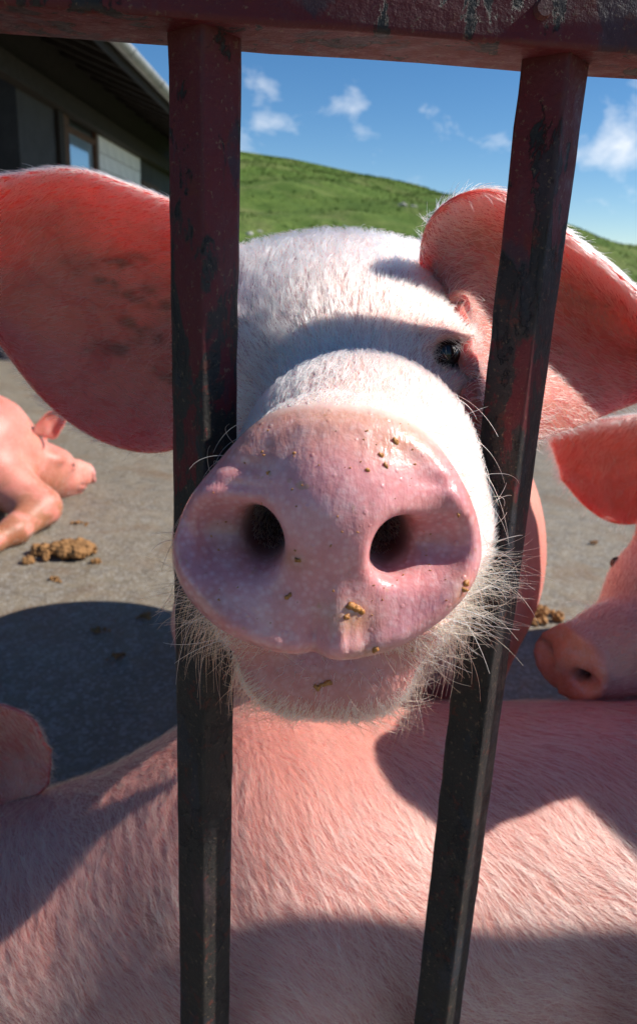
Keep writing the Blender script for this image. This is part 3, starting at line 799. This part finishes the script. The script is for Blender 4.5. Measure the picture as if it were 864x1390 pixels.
for s in (-0.80, 1.5):
    bm = box_bm(Vector((0.06, 0.06, RAILZ + 0.09)), 0.004); bmesh.ops.transform(bm, matrix=gate_m(s + (0.031 if s > 0 else -0.031), (RAILZ + 0.09) / 2), verts=bm.verts)
    bm_obj('gate_post', bm, MAT_GATE, gate)
bm = bmesh.new(); bmesh.ops.create_cone(bm, cap_ends=True, segments=12, radius1=0.0045, radius2=0.0035, depth=0.004)
bolt_p = P(730, 18, 0.372)
bmesh.ops.transform(bm, matrix=Matrix.Translation(b1 + gdir * ((bolt_p - b1) @ gdir) + np.array([math.sin(GYAW), -math.cos(GYAW), 0]) * 0.0245 + np.array([0, 0, bolt_p[2]])) @ Matrix.Rotation(GYAW, 4, 'Z') @ Matrix.Rotation(math.pi / 2, 4, 'X'), verts=bm.verts)
bm_obj('bolt', bm, MAT_GATE, gate)

# ================================================================== PIGS
def leg_pts(hip, knee, hock, foot, r):
    return [(hip, r[0]), (knee, r[1]), (hock, r[2]), (foot, r[3])]
HOOF = np.array((0.22, 0.16, 0.11))
def body_paint(V, floor=True, mud=0.0):
    C = np.tile(SKIN, (len(V), 1))
    red = np.clip(0.5 + 0.5 * lump(V, 5, 21), 0, 1)
    C = C + (np.array((0.66, 0.24, 0.205)) - C) * (red * 0.85)[:, None]
    gr_ = np.clip(lump(V, 16, 33) * 0.8 + lump(V, 50, 34) * 0.6 - 0.75, 0, 1)
    C = C + (np.array((0.40, 0.22, 0.13)) - C) * (gr_ * 0.35)[:, None]
    if floor:
        h = 1 - ramp01(V[:, 2], 0.035, 0.05); C = C + (HOOF - C) * h[:, None]
    if mud:
        k = mud * (1 - ramp01(V[:, 2], 0.08, 0.30)) * np.clip(0.45 + 0.9 * lump(V, 28, 5) + 0.6 * lump(V, 70, 6), 0, 0.9)
        C = C + (np.array((0.36, 0.19, 0.09)) - C) * np.clip(k, 0, 1)[:, None]
    return C

# ---------------- the pig that pushes its nose through the gate
D = P(445, 722, 0.277)
EYEIN = 0.0082
_found = []
for _px in (607, 292):                                        # the eyes sit where these lines of sight meet the bare face
    for _Y in np.arange(0.38, 0.60, 0.001):
        _q = P(_px, 482 if _px > 400 else 466, _Y) - D
        if head_sdf(_q[None])[0] < 0: break
    _found.append(_q)
EYES[:] = _found; EYE_SPOTS = list(_found)
def main_body(p):
    d = cone(p, (0.03, 0.60, 1.005), (0.055, 0.95, 0.76), 0.098, 0.225)
    d = smin(d, cone(p, (0.062, 0.98, 0.70), (0.07, 1.55, 0.66), 0.250, 0.275), 0.10)
    d = smin(d, cone(p, (0.06, 1.55, 0.66), (0.06, 1.98, 0.69), 0.285, 0.225), 0.10)
    for s in (-1, 1):
        d = smin(d, chain(p, [((0.05 + 0.15 * s, 1.02, 0.55), 0.12), ((0.05 + 0.165 * s, 1.00, 0.33), 0.062), ((0.05 + 0.165 * s, 1.03, 0.12), 0.042), ((0.05 + 0.165 * s, 1.005, 0.035), 0.045)]), 0.06)
        d = smin(d, chain(p, [((0.06 + 0.13 * s, 1.95, 0.58), 0.16), ((0.06 + 0.15 * s, 1.92, 0.36), 0.085), ((0.06 + 0.15 * s, 2.06, 0.22), 0.050), ((0.06 + 0.15 * s, 2.02, 0.035), 0.045)]), 0.06)
    return smax(d, -p[..., 2] + 0.002, 0.01)
def main_sdf(p): return smin(head_sdf(p - D), main_body(p), 0.05)
hero = empty('pig', (0.05, 1.0, 0))
tag(hero, 'pink pig with white bristles pushing its broad snout between the gate bars', 'pig')
pm = PigMesh()
CUT = D[1] + 0.27
V, Q = mesh_sdf(main_sdf, D + (-0.17, -0.03, -0.20), D + (0.19, 0.30, 0.20), 0.002)
c = V[Q].mean(1); Q = Q[c[:, 1] < CUT]
C, W, nosemask = head_paint(V - D)
HV, HQ, HN = V, Q, nosemask
pm.add(V, Q, C, W, 0)
V, Q = mesh_sdf(main_sdf, (-0.32, CUT - 0.05, -0.02), (0.42, 2.28, 1.2), 0.009)
c = V[Q].mean(1); Q = Q[c[:, 1] > CUT - 0.006]
_hp = head_paint(V - D)[0]; _bp = body_paint(V); _k = 1 - ramp01(V[:, 1], CUT, CUT + 0.32)
pm.add(V, Q, _bp + (_hp - _bp) * _k[:, None], np.zeros(len(V)), 0)
def pgrid(rows): return [[P(*q) for q in r] for r in rows]
EAR_L = pgrid([[(352, 350, .57), (225, 270, .540), (90, 230, .520), (-70, 262, .525)],
               [(338, 405, .57), (215, 372, .590), (80, 345, .570), (-95, 325, .555)],
               [(332, 470, .54), (215, 490, .595), (85, 465, .580), (-75, 375, .560)],
               [(326, 520, .51), (222, 612, .560), (100, 578, .565), (-30, 420, .550)]])
EAR_R = pgrid([[(566, 378, .505), (636, 262, .450), (780, 326, .475), (940, 480, .520)],
               [(614, 402, .470), (668, 372, .510), (800, 408, .560), (950, 505, .560)],
               [(636, 478, .430), (684, 486, .468), (806, 488, .550), (940, 515, .550)],
               [(638, 595, .414), (690, 608, .436), (795, 574, .505), (905, 520, .535)]])
ears = []
for gr, drt, thk in ((EAR_L, 0.75, 0.0062), (EAR_R, 0.25, 0.0108)):
    V, Q, uv = ear_sheet(gr, 120, 108, t0=thk, t1=0.0022, ripple=0.0028)
    pm.add(V, Q, ear_paint(V, uv, drt), np.zeros(len(V)), 1); ears.append((V, Q, uv))
hero_body = pm.build('body', hero)
for e_ in EYES:
    e = D + e_ + (0, EYEIN, 0)
    bm = bmesh.new(); bmesh.ops.create_uvsphere(bm, u_segments=24, v_segments=16, radius=0.0108)
    bmesh.ops.translate(bm, vec=e, verts=bm.verts); bm_obj('eye', bm, MAT_EYE, hero, True)

# bristles of the head
def head_weight(p):
    L = p - D; a, q, w = disc_coords(L)
    rel = np.hypot(a, q) / np.interp(np.arctan2(q, a), _tt, _tab)
    nose = (w > -0.016) & (rel < 1.05) & (L[:, 1] < 0.08)
    lip = np.clip(1.6 * G(L[:, 0], L[:, 2], 0.004, -0.081, 0.034, 0.009), 0, 1) * (L[:, 1] < 0.085)
    wt = np.where(nose, 0.0, 1.0) * (1 - 0.93 * np.clip(lip * 1.3, 0, 1))
    for e in EYES: wt = wt * (1 - 0.9 * np.exp(-0.5 * (((L - e) / (0.011, 0.016, 0.010)) ** 2).sum(1)))
    near = np.clip(1.25 - 0.45 * ramp01(L[:, 1], 0.0, 0.25), 0.5, 2)
    back = np.where(L[:, 1] > 0.29, 0.15, 1.0)
    return wt * near * back
def head_flow(p):
    L = p - D
    f = np.stack([L[:, 0] * 5.0, np.full(len(L), 0.9), 0.25 + L[:, 2] * 2.0], 1)
    low = ramp01(-L[:, 2], 0.03, 0.09)[:, None]
    f = f * (1 - low) + low * np.stack([L[:, 0] * 9, np.full(len(L), 0.25), np.full(len(L), -0.9)], 1)
    return f + 0.25 * np.stack([lump(L, 45, 1), lump(L, 45, 2), lump(L, 45, 3)], 1)
p, n = sample_surface(HV, HQ, 105000, head_weight)
L = p - D
ln = 0.0100 + 0.008 * ramp01(L[:, 1], 0.06, 0.25)
ln = np.where(L[:, 2] < -0.075, 0.011, ln) * (0.45 + 0.55 * ramp01(L[:, 1], 0.012, 0.06))
st = [hair_strands(p, n, head_flow(p), ln, 0.55, 0.30, 0.08, clump=0.0036)]
for V, Q, uv in ears:
    N = vertex_normals(V, Q)
    Tc = V[Q].mean(1); ucen = uv[Q].mean(1)
    dirs = (V[:120 * 108].reshape(120, 108, 3)); tipd = unit(dirs[-1].mean(0) - dirs[0].mean(0))
    rim = lambda c, u=ucen, q=Q: np.r_[np.exp(-u[:, 1] / 0.07) * 5 + 0.5 + 1.2 * np.exp(-u[:, 0] / 0.2)] if True else None
    wfun = lambda c, w=np.tile(np.exp(-ucen[:, 1] / 0.06) * 5 + 0.45 + 1.0 * np.exp(-ucen[:, 0] / 0.2) + 1.0 * np.exp(-(1 - ucen[:, 1]) / 0.05), 2): w
    p, n = sample_surface(V, Q, 15000, wfun)
    fl = np.tile(tipd, (len(p), 1)) + rng.normal(size=p.shape) * 0.1 + 0.35 * np.stack([lump(p, 20, 4), lump(p, 20, 5), lump(p, 20, 6)], 1) + np.array((0, 0, -0.15))
    st.append(hair_strands(p, n, fl, 0.013, 0.42, 0.25, 0.12))
hair_obj('bristles', st, MAT_HAIR, hero, 0.00015)
# lashes
_l = []
for e_ in EYES:
    k_ = np.linspace(-1, 1, 26); q = D + e_ + np.stack([0.010 * k_, 0.001 + 0 * k_, 0.0055 * (1 - k_ ** 2) + 0.0015], 1)
    _l.append(hair_strands(q, np.tile((0.0, -1.0, 0.1), (26, 1)), np.stack([k_ * 0.6, 0 * k_, -0.25 + 0 * k_], 1), 0.011, 1.2, 0.3, 0.1))
hair_obj('lashes', _l, MAT_HAIR, hero, 0.00013)
# golden beard along the jaw
def beard_weight(p):
    L = p - D
    return ((L[:, 2] < -0.038) & (L[:, 1] < 0.17) & (L[:, 1] > 0.012)) * (0.15 + 0.6 * (L[:, 2] < -0.098) + np.clip(np.abs(L[:, 0] - 0.006) / 0.045, 0, 1.3)) * head_weight(p)
p, n = sample_surface(HV, HQ, 3300, beard_weight)
L = p - D
fl = np.stack([np.sign(L[:, 0]) * 0.55 + L[:, 0] * 6, np.full(len(p), -0.05), np.full(len(p), -0.85)], 1)
st = [hair_strands(p, n, fl, 0.011 + 0.029 * np.clip(np.abs(L[:, 0]) / 0.06, 0, 1), 0.75, 0.35, 0.10, 6)]
hair_obj('beard', st, MAT_HAIR_GOLD, hero, 0.00014)
# long whiskers at the sides of the nose
def whisk_weight(p):
    L = p - D
    return ((np.abs(L[:, 0]) > 0.034) & (L[:, 1] > 0.012) & (L[:, 1] < 0.075) & (L[:, 2] > -0.085) & (L[:, 2] < 0.05)) * head_weight(p)
p, n = sample_surface(HV, HQ, 120, whisk_weight)
fl = np.stack([np.sign(p[:, 0] - D[0]) * 1.0, np.full(len(p), -0.35), 0.2 + 6 * (p[:, 2] - D[2])], 1)
st = [hair_strands(p, n, fl, 0.036, 1.1, 0.35, 0.25, 8)]
hair_obj('whiskers', st, MAT_HAIR, hero, 0.00017, 0.3)
# crumbs of food on the nose
def crumbs():
    Vs, Fs, k = [], [], 0
    fixed = [(480, 829, 3.0, 1), (470, 834, 2.2, 1), (490, 826, 2.0, 1), (512, 884, 2.1, 1), (541, 600, 1.9, 1), (516, 612, 1.4, 1), (525, 628, 1.3, 1), (633, 790, 1.6, 1), (631, 803, 1.3, 1), (397, 762, 1.4, 1), (386, 807, 1.3, 1), (500, 633, 1.1, 1), (396, 611, 1.1, 1), (360, 638, 1.1, 1), (440, 930, 2.6, 1), (425, 936, 1.9, 1), (560, 888, 1.6, 1), (407, 765, 1.0, 1), (620, 703, 1.0, 1), (358, 700, 1.0, 1)]
    fixed += [(random.uniform(290, 620), random.uniform(570, 860), random.uniform(0.25, 0.55), 1) for _ in range(70)]
    lut = HV[HN > 0.3] if True else None
    front = HV[(HV[:, 1] < D[1] + 0.085)]
    vec = front - CAM; zc = vec @ fwd; sx = CX + F * (vec @ right) / zc; sy = CY - F * (vec @ up) / zc
    for px, py, s, _ in fixed:
        dd = (sx - px) ** 2 + (sy - py) ** 2; cand = np.where(dd < 36)[0]
        if not len(cand): continue
        i = cand[np.argmin(zc[cand])]
        if abs(px - 355) < 35 and abs(py - 725) < 40 or abs(px - 530) < 35 and abs(py - 725) < 45: continue
        bm = bmesh.new(); bmesh.ops.create_icosphere(bm, subdivisions=2, radius=s * 0.00095)
        ax_, az_ = random.uniform(0.6, 1.3), random.uniform(0.6, 1.3)
        for v in bm.verts: v.co = v.co * (1 + 0.5 * math.sin(v.co.x * 2900 / s + px) * math.sin(v.co.z * 2500 / s + py) + 0.25 * math.sin(v.co.y * 4100 / s + v.co.x * 3300 / s)); v.co.x *= ax_; v.co.z *= az_; v.co.y *= 0.35
        off = front[i] - CAM * 0
        for v in bm.verts: Vs.append(tuple(np.array(v.co) + off - fwd * 0.0001))
        bm.verts.index_update()
        for f in bm.faces: Fs.append([v.index + k for v in f.verts])
        k += len(bm.verts); bm.free()
    o = mesh_obj('crumbs', Vs, Fs, MAT_CRUMB, hero); o['kind'] = 'stuff'
crumbs()

# ---------------- the pig standing across in front, only its back showing
def fore_body(p):
    d = cone(p, (0.0, 0.580, 0.510), (0.55, 0.640, 0.492), 0.168, 0.175)
    d = smin(d, cone(p, (0.0, 0.585, 0.40), (0.55, 0.640, 0.385), 0.165, 0.19), 0.05)
    d = smin(d, cone(p, (0.55, 0.640, 0.47), (0.90, 0.665, 0.47), 0.20, 0.16), 0.08)
    d = smin(d, cone(p, (-0.01, 0.580, 0.50), (-0.42, 0.545, 0.385), 0.165, 0.125), 0.08)
    for s in (-1, 1):
        d = smin(d, chain(p, [((0.02, 0.58 + 0.09 * s, 0.36), 0.09), ((-0.01, 0.58 + 0.10 * s, 0.24), 0.052), ((0.02, 0.58 + 0.10 * s, 0.11), 0.036), ((-0.005, 0.58 + 0.10 * s, 0.035), 0.039)]), 0.05)
        d = smin(d, chain(p, [((0.86, 0.66 + 0.08 * s, 0.40), 0.12), ((0.83, 0.66 + 0.09 * s, 0.26), 0.068), ((0.94, 0.66 + 0.09 * s, 0.17), 0.042), ((0.905, 0.66 + 0.09 * s, 0.035), 0.039)]), 0.05)
    return smax(d, -p[..., 2] + 0.002, 0.01)
def frame(yaxis, roll=0.0):
    y = unit(np.array(yaxis, float)); x = unit(np.cross(y, (0, 0, 1.0))); z = np.cross(x, y)
    x2 = x * math.cos(roll) + z * math.sin(roll); z2 = -x * math.sin(roll) + z * math.cos(roll)
    return np.stack([x2, y, z2], 1)                     # columns: local axes in the world
def make_pig(name, label, base, body, Rm, D0, scale, lo, hi, h, ear_grids, mud=0.0, k=0.05, nose_tint=None, tint=None):
    f = lambda p: smin(head_sdf(((p - D0) @ Rm) / scale) * scale, body(p), k)
    e = empty(name, base); tag(e, label, 'pig')
    V, Q = mesh_sdf(f, lo, hi, h)
    C, W, nm = head_paint(((V - D0) @ Rm) / scale, 0.15); Cb = body_paint(V, True, mud)
    Lh = ((V - D0) @ Rm) / scale; inhead = 1 - ramp01(Lh[:, 1], 0.12, 0.3)
    inhead = inhead * (np.linalg.norm(Lh * (1, 0.5, 1), axis=1) < 0.25)
    if nose_tint is not None: C = C + (np.array(nose_tint) - C) * (nm * 0.75)[:, None] * (C.sum(1) > 0.5)[:, None]
    C = Cb + (C - Cb) * inhead[:, None]; W = W * inhead
    if tint is not None: C = C * np.array(tint)
    pm = PigMesh(); pm.add(V, Q, C, W, 0); es = []
    for g in ear_grids:
        eV, eQ, uv = ear_sheet(g, 40, 36); pm.add(eV, eQ, ear_paint(eV, uv), np.zeros(len(eV)), 1); es.append((eV, eQ, uv))
    pm.build('body', e)
    for e_ in EYE_SPOTS:
        q = D0 + Rm @ ((e_ + (0, EYEIN, 0)) * scale)
        bm = bmesh.new(); bmesh.ops.create_uvsphere(bm, u_segments=16, v_segments=10, radius=0.0108 * scale)
        bmesh.ops.translate(bm, vec=q, verts=bm.verts); bm_obj('eye', bm, MAT_EYE, e, True)
    return e, V, Q, es
def ear_local(D0, Rm, scale, side, tipdrop=0.0):
    """a plain forward-leaning ear in head coordinates"""
    s = side
    g = [[(0.01 + s * 0.055, 0.31, 0.105), (0.01 + s * 0.10, 0.27, 0.165), (0.01 + s * 0.17, 0.22, 0.17 - tipdrop * 0.5), (0.01 + s * 0.23, 0.17, 0.12 - tipdrop)],
         [(0.01 + s * 0.08, 0.33, 0.08), (0.01 + s * 0.13, 0.305, 0.12), (0.01 + s * 0.185, 0.245, 0.12 - tipdrop * 0.5), (0.01 + s * 0.235, 0.175, 0.10 - tipdrop)],
         [(0.01 + s * 0.095, 0.32, 0.05), (0.01 + s * 0.145, 0.29, 0.07), (0.01 + s * 0.19, 0.24, 0.07 - tipdrop * 0.5), (0.01 + s * 0.232, 0.172, 0.085 - tipdrop)],
         [(0.01 + s * 0.10, 0.29, 0.02), (0.01 + s * 0.14, 0.25, 0.03), (0.01 + s * 0.18, 0.21, 0.04 - tipdrop * 0.5), (0.01 + s * 0.225, 0.165, 0.07 - tipdrop)]]
    return [[D0 + Rm @ (np.array(q) * scale) for q in r] for r in g]

Rf = frame((1.0, 0.10, 0.30)); Df = np.array((-0.76, 0.52, 0.26))
far_ear = pgrid([[(-60, 985, .66), (-20, 960, .64), (25, 965, .63), (58, 1000, .62)],
                 [(-65, 1030, .64), (-20, 1010, .655), (30, 1005, .645), (66, 1020, .625)],
                 [(-65, 1080, .63), (-20, 1060, .65), (30, 1045, .64), (68, 1045, .62)],
                 [(-60, 1130, .62), (-15, 1110, .63), (25, 1092, .62), (58, 1072, .61)]])
fore, fV, fQ, fE = make_pig('pig', 'pig seen only as a bristly pink back, standing close behind the gate under another snout',
    (0.4, 0.62, 0), fore_body, Rf, Df, 0.85, (-0.86, 0.30, -0.02), (1.14, 0.92, 0.78), 0.006, [far_ear, ear_local(Df, Rf, 0.85, 1, 0.04)])
def fore_weight(p):
    vis = (p[:, 0] > -0.36) & (p[:, 0] < 0.44) & (p[:, 2] > 0.46)
    return np.where(vis, np.exp(-((p[:, 1] - 0.44) / 0.20) ** 2), 0.0) + 0.0
p, n = sample_surface(fV, fQ, 58000, fore_weight)
fl = np.stack([np.full(len(p), 0.75), -0.55 + 0.2 * lump(p, 6, 8) + 0.8 * (p[:, 0] - 0.05), -0.35 + 0.4 * lump(p, 7, 9)], 1) + 0.22 * np.stack([lump(p, 40, 11), lump(p, 40, 12), lump(p, 40, 13)], 1)
st = [hair_strands(p, n, fl, 0.025, 0.20, 0.24, 0.02, clump=0.0030)]
V, Q, uv = fE[0]
p, n = sample_surface(V, Q, 3500); st.append(hair_strands(p, n, np.tile((0.8, -0.2, -0.1), (len(p), 1)), 0.012, 0.5, 0.3))
hair_obj('bristles', st, MAT_HAIR_CREAM, fore, 0.00012)

# ---------------- the pig whose snout comes in from the right
RS = 0.80
Rr = frame((0.81, 0.47, 0.20), -0.10); Dr = P(770, 898, 0.745)
def right_body(p):
    c0 = Dr + Rr @ np.array((0.01, 0.33, -0.01))
    c0 = Dr + Rr @ np.array((0.01, 0.27, -0.01))
    d = cone(p, c0, (0.92, 1.22, 0.62), 0.095, 0.18)
    d = smin(d, cone(p, (0.93, 1.24, 0.54), (1.42, 1.95, 0.53), 0.195, 0.215), 0.08)
    for a, hx, hy in ((0, 0.95, 1.28), (1, 1.40, 1.92)):
        for s in (-1, 1):
            x, y = hx - 0.09 * s, hy + 0.06 * s
            d = smin(d, chain(p, [((x, y, 0.44), 0.10), ((x, y - .01, 0.26), 0.055), ((x, y + .03 + .03 * a, 0.12), 0.038), ((x, y, 0.035), 0.041)]), 0.05)
    return smax(d, -p[..., 2] + 0.002, 0.01)
flop = pgrid([[(940, 556, .99), (868, 562, .96), (800, 572, .935), (745, 588, .935)],
              [(940, 600, 1.01), (872, 612, 1.00), (806, 612, .98), (746, 602, .955)],
              [(935, 650, 1.02), (868, 664, 1.02), (806, 652, 1.00), (754, 624, .97)],
              [(925, 676, 1.01), (848, 712, 1.01), (796, 690, 1.00), (760, 650, .98)]])
_both = list(EYES); EYES[:] = _both[:1]                       # the far lid is not modelled at this size
rp_, rV, rQ, rE = make_pig('pig', 'pig reaching its dusty pink snout in beside the right bar, red glowing ear above',
    (1.15, 1.6, 0), right_body, Rr, Dr, RS, (0.18, 0.62, -0.02), (1.70, 2.24, 1.02), 0.006, [flop, ear_local(Dr, Rr, RS, 1, 0.05)], nose_tint=(0.90, 0.36, 0.19))
EYES[:] = _both
def rw(p):
    L = ((p - Dr) @ Rr) / RS; a, q, w = disc_coords(L)
    rel = np.hypot(a, q) / np.interp(np.arctan2(q, a), _tt, _tab)
    nose = (w > -0.016) & (rel < 1.05) & (L[:, 1] < 0.08)
    return np.where(nose, 0.0, 1.0) * (L[:, 1] < 0.40)
p, n = sample_surface(rV, rQ, 22000, rw)
fl = np.tile(Rr @ np.array((0, 0.9, 0.1)), (len(p), 1)) + 0.2 * np.stack([lump(p, 30, 14), lump(p, 30, 15), lump(p, 30, 16)], 1)
st = [hair_strands(p, n, fl, 0.011, 0.45, 0.3, 0.05)]
V, Q, uv = rE[0]
uc = uv[Q].mean(1); wv = np.tile(np.exp(-uc[:, 1] / 0.06) * 6 + 0.25 + 1.5 * np.exp(-(1 - uc[:, 0]) / 0.12), 2)
p, n = sample_surface(V, Q, 5000, lambda c, w=wv: w)
st.append(hair_strands(p, n, np.tile((-0.7, -0.3, -0.45), (len(p), 1)) + 0.4 * np.stack([lump(p, 20, 24), lump(p, 20, 25), lump(p, 20, 26)], 1), 0.018, 0.5, 0.4, 0.2))
hair_obj('bristles', st, MAT_HAIR, rp_, 0.00016)
L = (rV - Dr) @ Rr
p, n = sample_surface(rV, rQ, 26, lambda c: ((((c - Dr) @ Rr)[:, 1] < 0.10) & (((c - Dr) @ Rr)[:, 2] > 0.0)) * rw(c))
st = [hair_strands(p, n, n + np.array((-0.4, 0, 0.4)), 0.040, 1.4, 0.4, 0.1, 8)]
hair_obj('whiskers', st, MAT_HAIR, rp_, 0.0002, 0.3)

# ---------------- unseen neighbour along the gate, added to cast shadow on the two pigs
Rn = frame((0.62, 0.70, 0.10)); Dn = np.array((0.462, 0.555, 1.00))
def unseen_body(p):
    d = cone(p, Dn + Rn @ np.array((0.01, 0.30, 0.0)), (1.35, 0.94, 0.76), 0.105, 0.20)
    d = smin(d, cone(p, (1.38, 0.96, 0.66), (2.15, 1.27, 0.64), 0.225, 0.245), 0.08)
    for a, hx, hy in ((0, 1.40, 0.97), (1, 2.10, 1.25)):
        for s in (-1, 1):
            x, y = hx - 0.05 * s, hy + 0.12 * s
            d = smin(d, chain(p, [((x, y, 0.52), 0.12), ((x, y - .01, 0.32), 0.062), ((x + .02, y + .03 + .03 * a, 0.13), 0.042), ((x, y, 0.035), 0.044)]), 0.05)
    return smax(d, -p[..., 2] + 0.002, 0.01)
make_pig('pig', 'unseen pig lifting its head further along the gate, added to cast shadow on its neighbours', (1.75, 1.1, 0), unseen_body, Rn, Dn, 1.0,
    (0.28, 0.44, -0.02), (2.50, 1.62, 1.25), 0.010, [ear_local(Dn, Rn, 1.0, -1, 0.08), ear_local(Dn, Rn, 1.0, 1, 0.08)])

# ---------------- the pig asleep on the concrete
Dl = P(121, 642, 3.34); Rl = frame((-0.50, -0.78, 0.26), 0.15)
def on_ground(px, py):
    d = fwd * F + right * (px - CX) - up * (py - CY); return CAM + d * (-CAMZ / d[2])
LEG = [on_ground(56, 716), on_ground(22, 737), on_ground(-14, 752), on_ground(-40, 762)]
def lying_body(p):
    d = cone(p, Dl + Rl @ np.array((0.0, 0.32, -0.02)), (-1.44, 3.02, 0.27), 0.125, 0.20)
    d = smin(d, cone(p, (-1.50, 2.98, 0.27), (-2.15, 3.10, 0.25), 0.255, 0.265), 0.10)
    d = smin(d, cone(p, (-2.15, 3.10, 0.25), (-2.50, 3.12, 0.20), 0.255, 0.19), 0.10)
    d = smin(d, chain(p, [((-1.42, 2.88, 0.24), 0.14), (LEG[0] + (0, 0, 0.09), 0.080), (LEG[1] + (0, 0, 0.052), 0.052), (LEG[2] + (0, 0, 0.04), 0.04), (LEG[3] + (0, 0, 0.035), 0.036)], 0.04), 0.05)
    d = smin(d, chain(p, [((-1.36, 3.16, 0.18), 0.10), ((-1.27, 3.28, 0.08), 0.06), ((-1.20, 3.36, 0.045), 0.042), ((-1.17, 3.42, 0.035), 0.036)], 0.04), 0.04)
    d = smin(d, chain(p, [((-2.40, 2.95, 0.18), 0.15), ((-2.15, 2.80, 0.10), 0.08), ((-2.35, 2.72, 0.055), 0.05), ((-2.15, 2.66, 0.04), 0.04)], 0.04), 0.05)
    return smax(d, -p[..., 2] + 0.003, 0.012)
lying, lV, lQ, lE = make_pig('pig', 'pink pig asleep on the sunny concrete with folded muddy foreleg', (-1.6, 3.0, 0), lying_body, Rl, Dl, 0.92,
    (-2.75, 2.42, -0.02), (-0.85, 3.80, 0.62), 0.008, [
    pgrid([[(46, 588, 3.02), (58, 566, 3.04), (76, 555, 3.08), (95, 546, 3.12)],
           [(56, 592, 3.06), (66, 572, 3.09), (80, 562, 3.12), (96, 548, 3.13)],
           [(66, 594, 3.06), (74, 582, 3.09), (84, 568, 3.11), (96, 551, 3.13)],
           [(76, 596, 3.03), (82, 586, 3.05), (89, 572, 3.08), (97, 553, 3.12)]]), ear_local(Dl, Rl, 0.80, 1, 0.06)], 1.0, tint=(0.98, 0.80, 0.76))
p, n = sample_surface(lV, lQ, 7000, lambda c: (c[:, 0] > -1.75) * 1.0)
hair_obj('bristles', [hair_strands(p, n, np.tile((-0.8, -0.2, -0.2), (len(p), 1)), 0.018, 0.35, 0.3)], MAT_HAIR, lying, 0.00030)

# ================================================================== DUNG
def dung(loc, size, seed, label, lumps=26, flat=0.45):
    r = np.random.default_rng(seed)
    cs = [(r.normal(0, 0.46, 2), r.uniform(0.10, 0.24)) for _ in range(int(lumps * 2.2))]
    def f(p):
        d = None
        for c, q in cs:
            c = np.clip(c, -0.9, 0.9)
            zz = 0.10 + 0.50 * flat * max(0, 1 - np.hypot(*c)) * 2
            e = ell(p, (c[0] * 1.2, c[1] * 0.75, zz * 0.55), (q, q * 0.9, q * 0.85)); d = e if d is None else smin(d, e, 0.05)
        d = d + 0.045 * (lump(p.reshape(-1, 3), 11, seed).reshape(d.shape)) + 0.022 * lump(p.reshape(-1, 3), 38, seed + 2).reshape(d.shape) + 0.025 * lump(p.reshape(-1, 3), 22, seed + 1).reshape(d.shape)
        return smax(d, -p[..., 2], 0.02)
    V, Q = mesh_sdf(f, (-1.6, -1.3, -0.1), (1.6, 1.3, 0.9), 0.036, 1)
    o = mesh_obj('dung_pile', V * size, Q, MAT_DUNG); o.location = loc; o.location[2] = 0.003
    tag(o, label, 'dung')
dung(on_ground(97, 756), 0.125, 1, 'large crumbly brown dung pile lying before the sleeping pig')
dung(on_ground(180, 604), 0.075, 2, 'small brown dung clump on the concrete below the big drooping ear', 14)
dung(on_ground(108, 712), 0.030, 3, 'tiny dung crumb between the sleeping pig and the large pile', 6)
dung(on_ground(73, 788), 0.026, 4, 'dung crumb at the edge of the shadow beside the large pile', 6)
dung(on_ground(138, 858), 0.026, 5, 'flat dark dung clot in the ground shadow, far one', 7)
dung(on_ground(159, 893), 0.026, 6, 'dark dung clot in the ground shadow, near one', 7)
dung(on_ground(200, 838), 0.028, 7, 'dark dung clot in the shadow close to the gate bar', 7)
dung(on_ground(728, 838), 0.075, 8, 'dark dung heap in the shade behind the slanting bar', 14)
dung(on_ground(806, 738), 0.026, 10, 'small dried dung clot on the lit concrete below the red ear', 7)
dung(on_ground(728, 765), 0.040, 11, 'dried dung clot lying at the shadow edge behind the bar', 8)
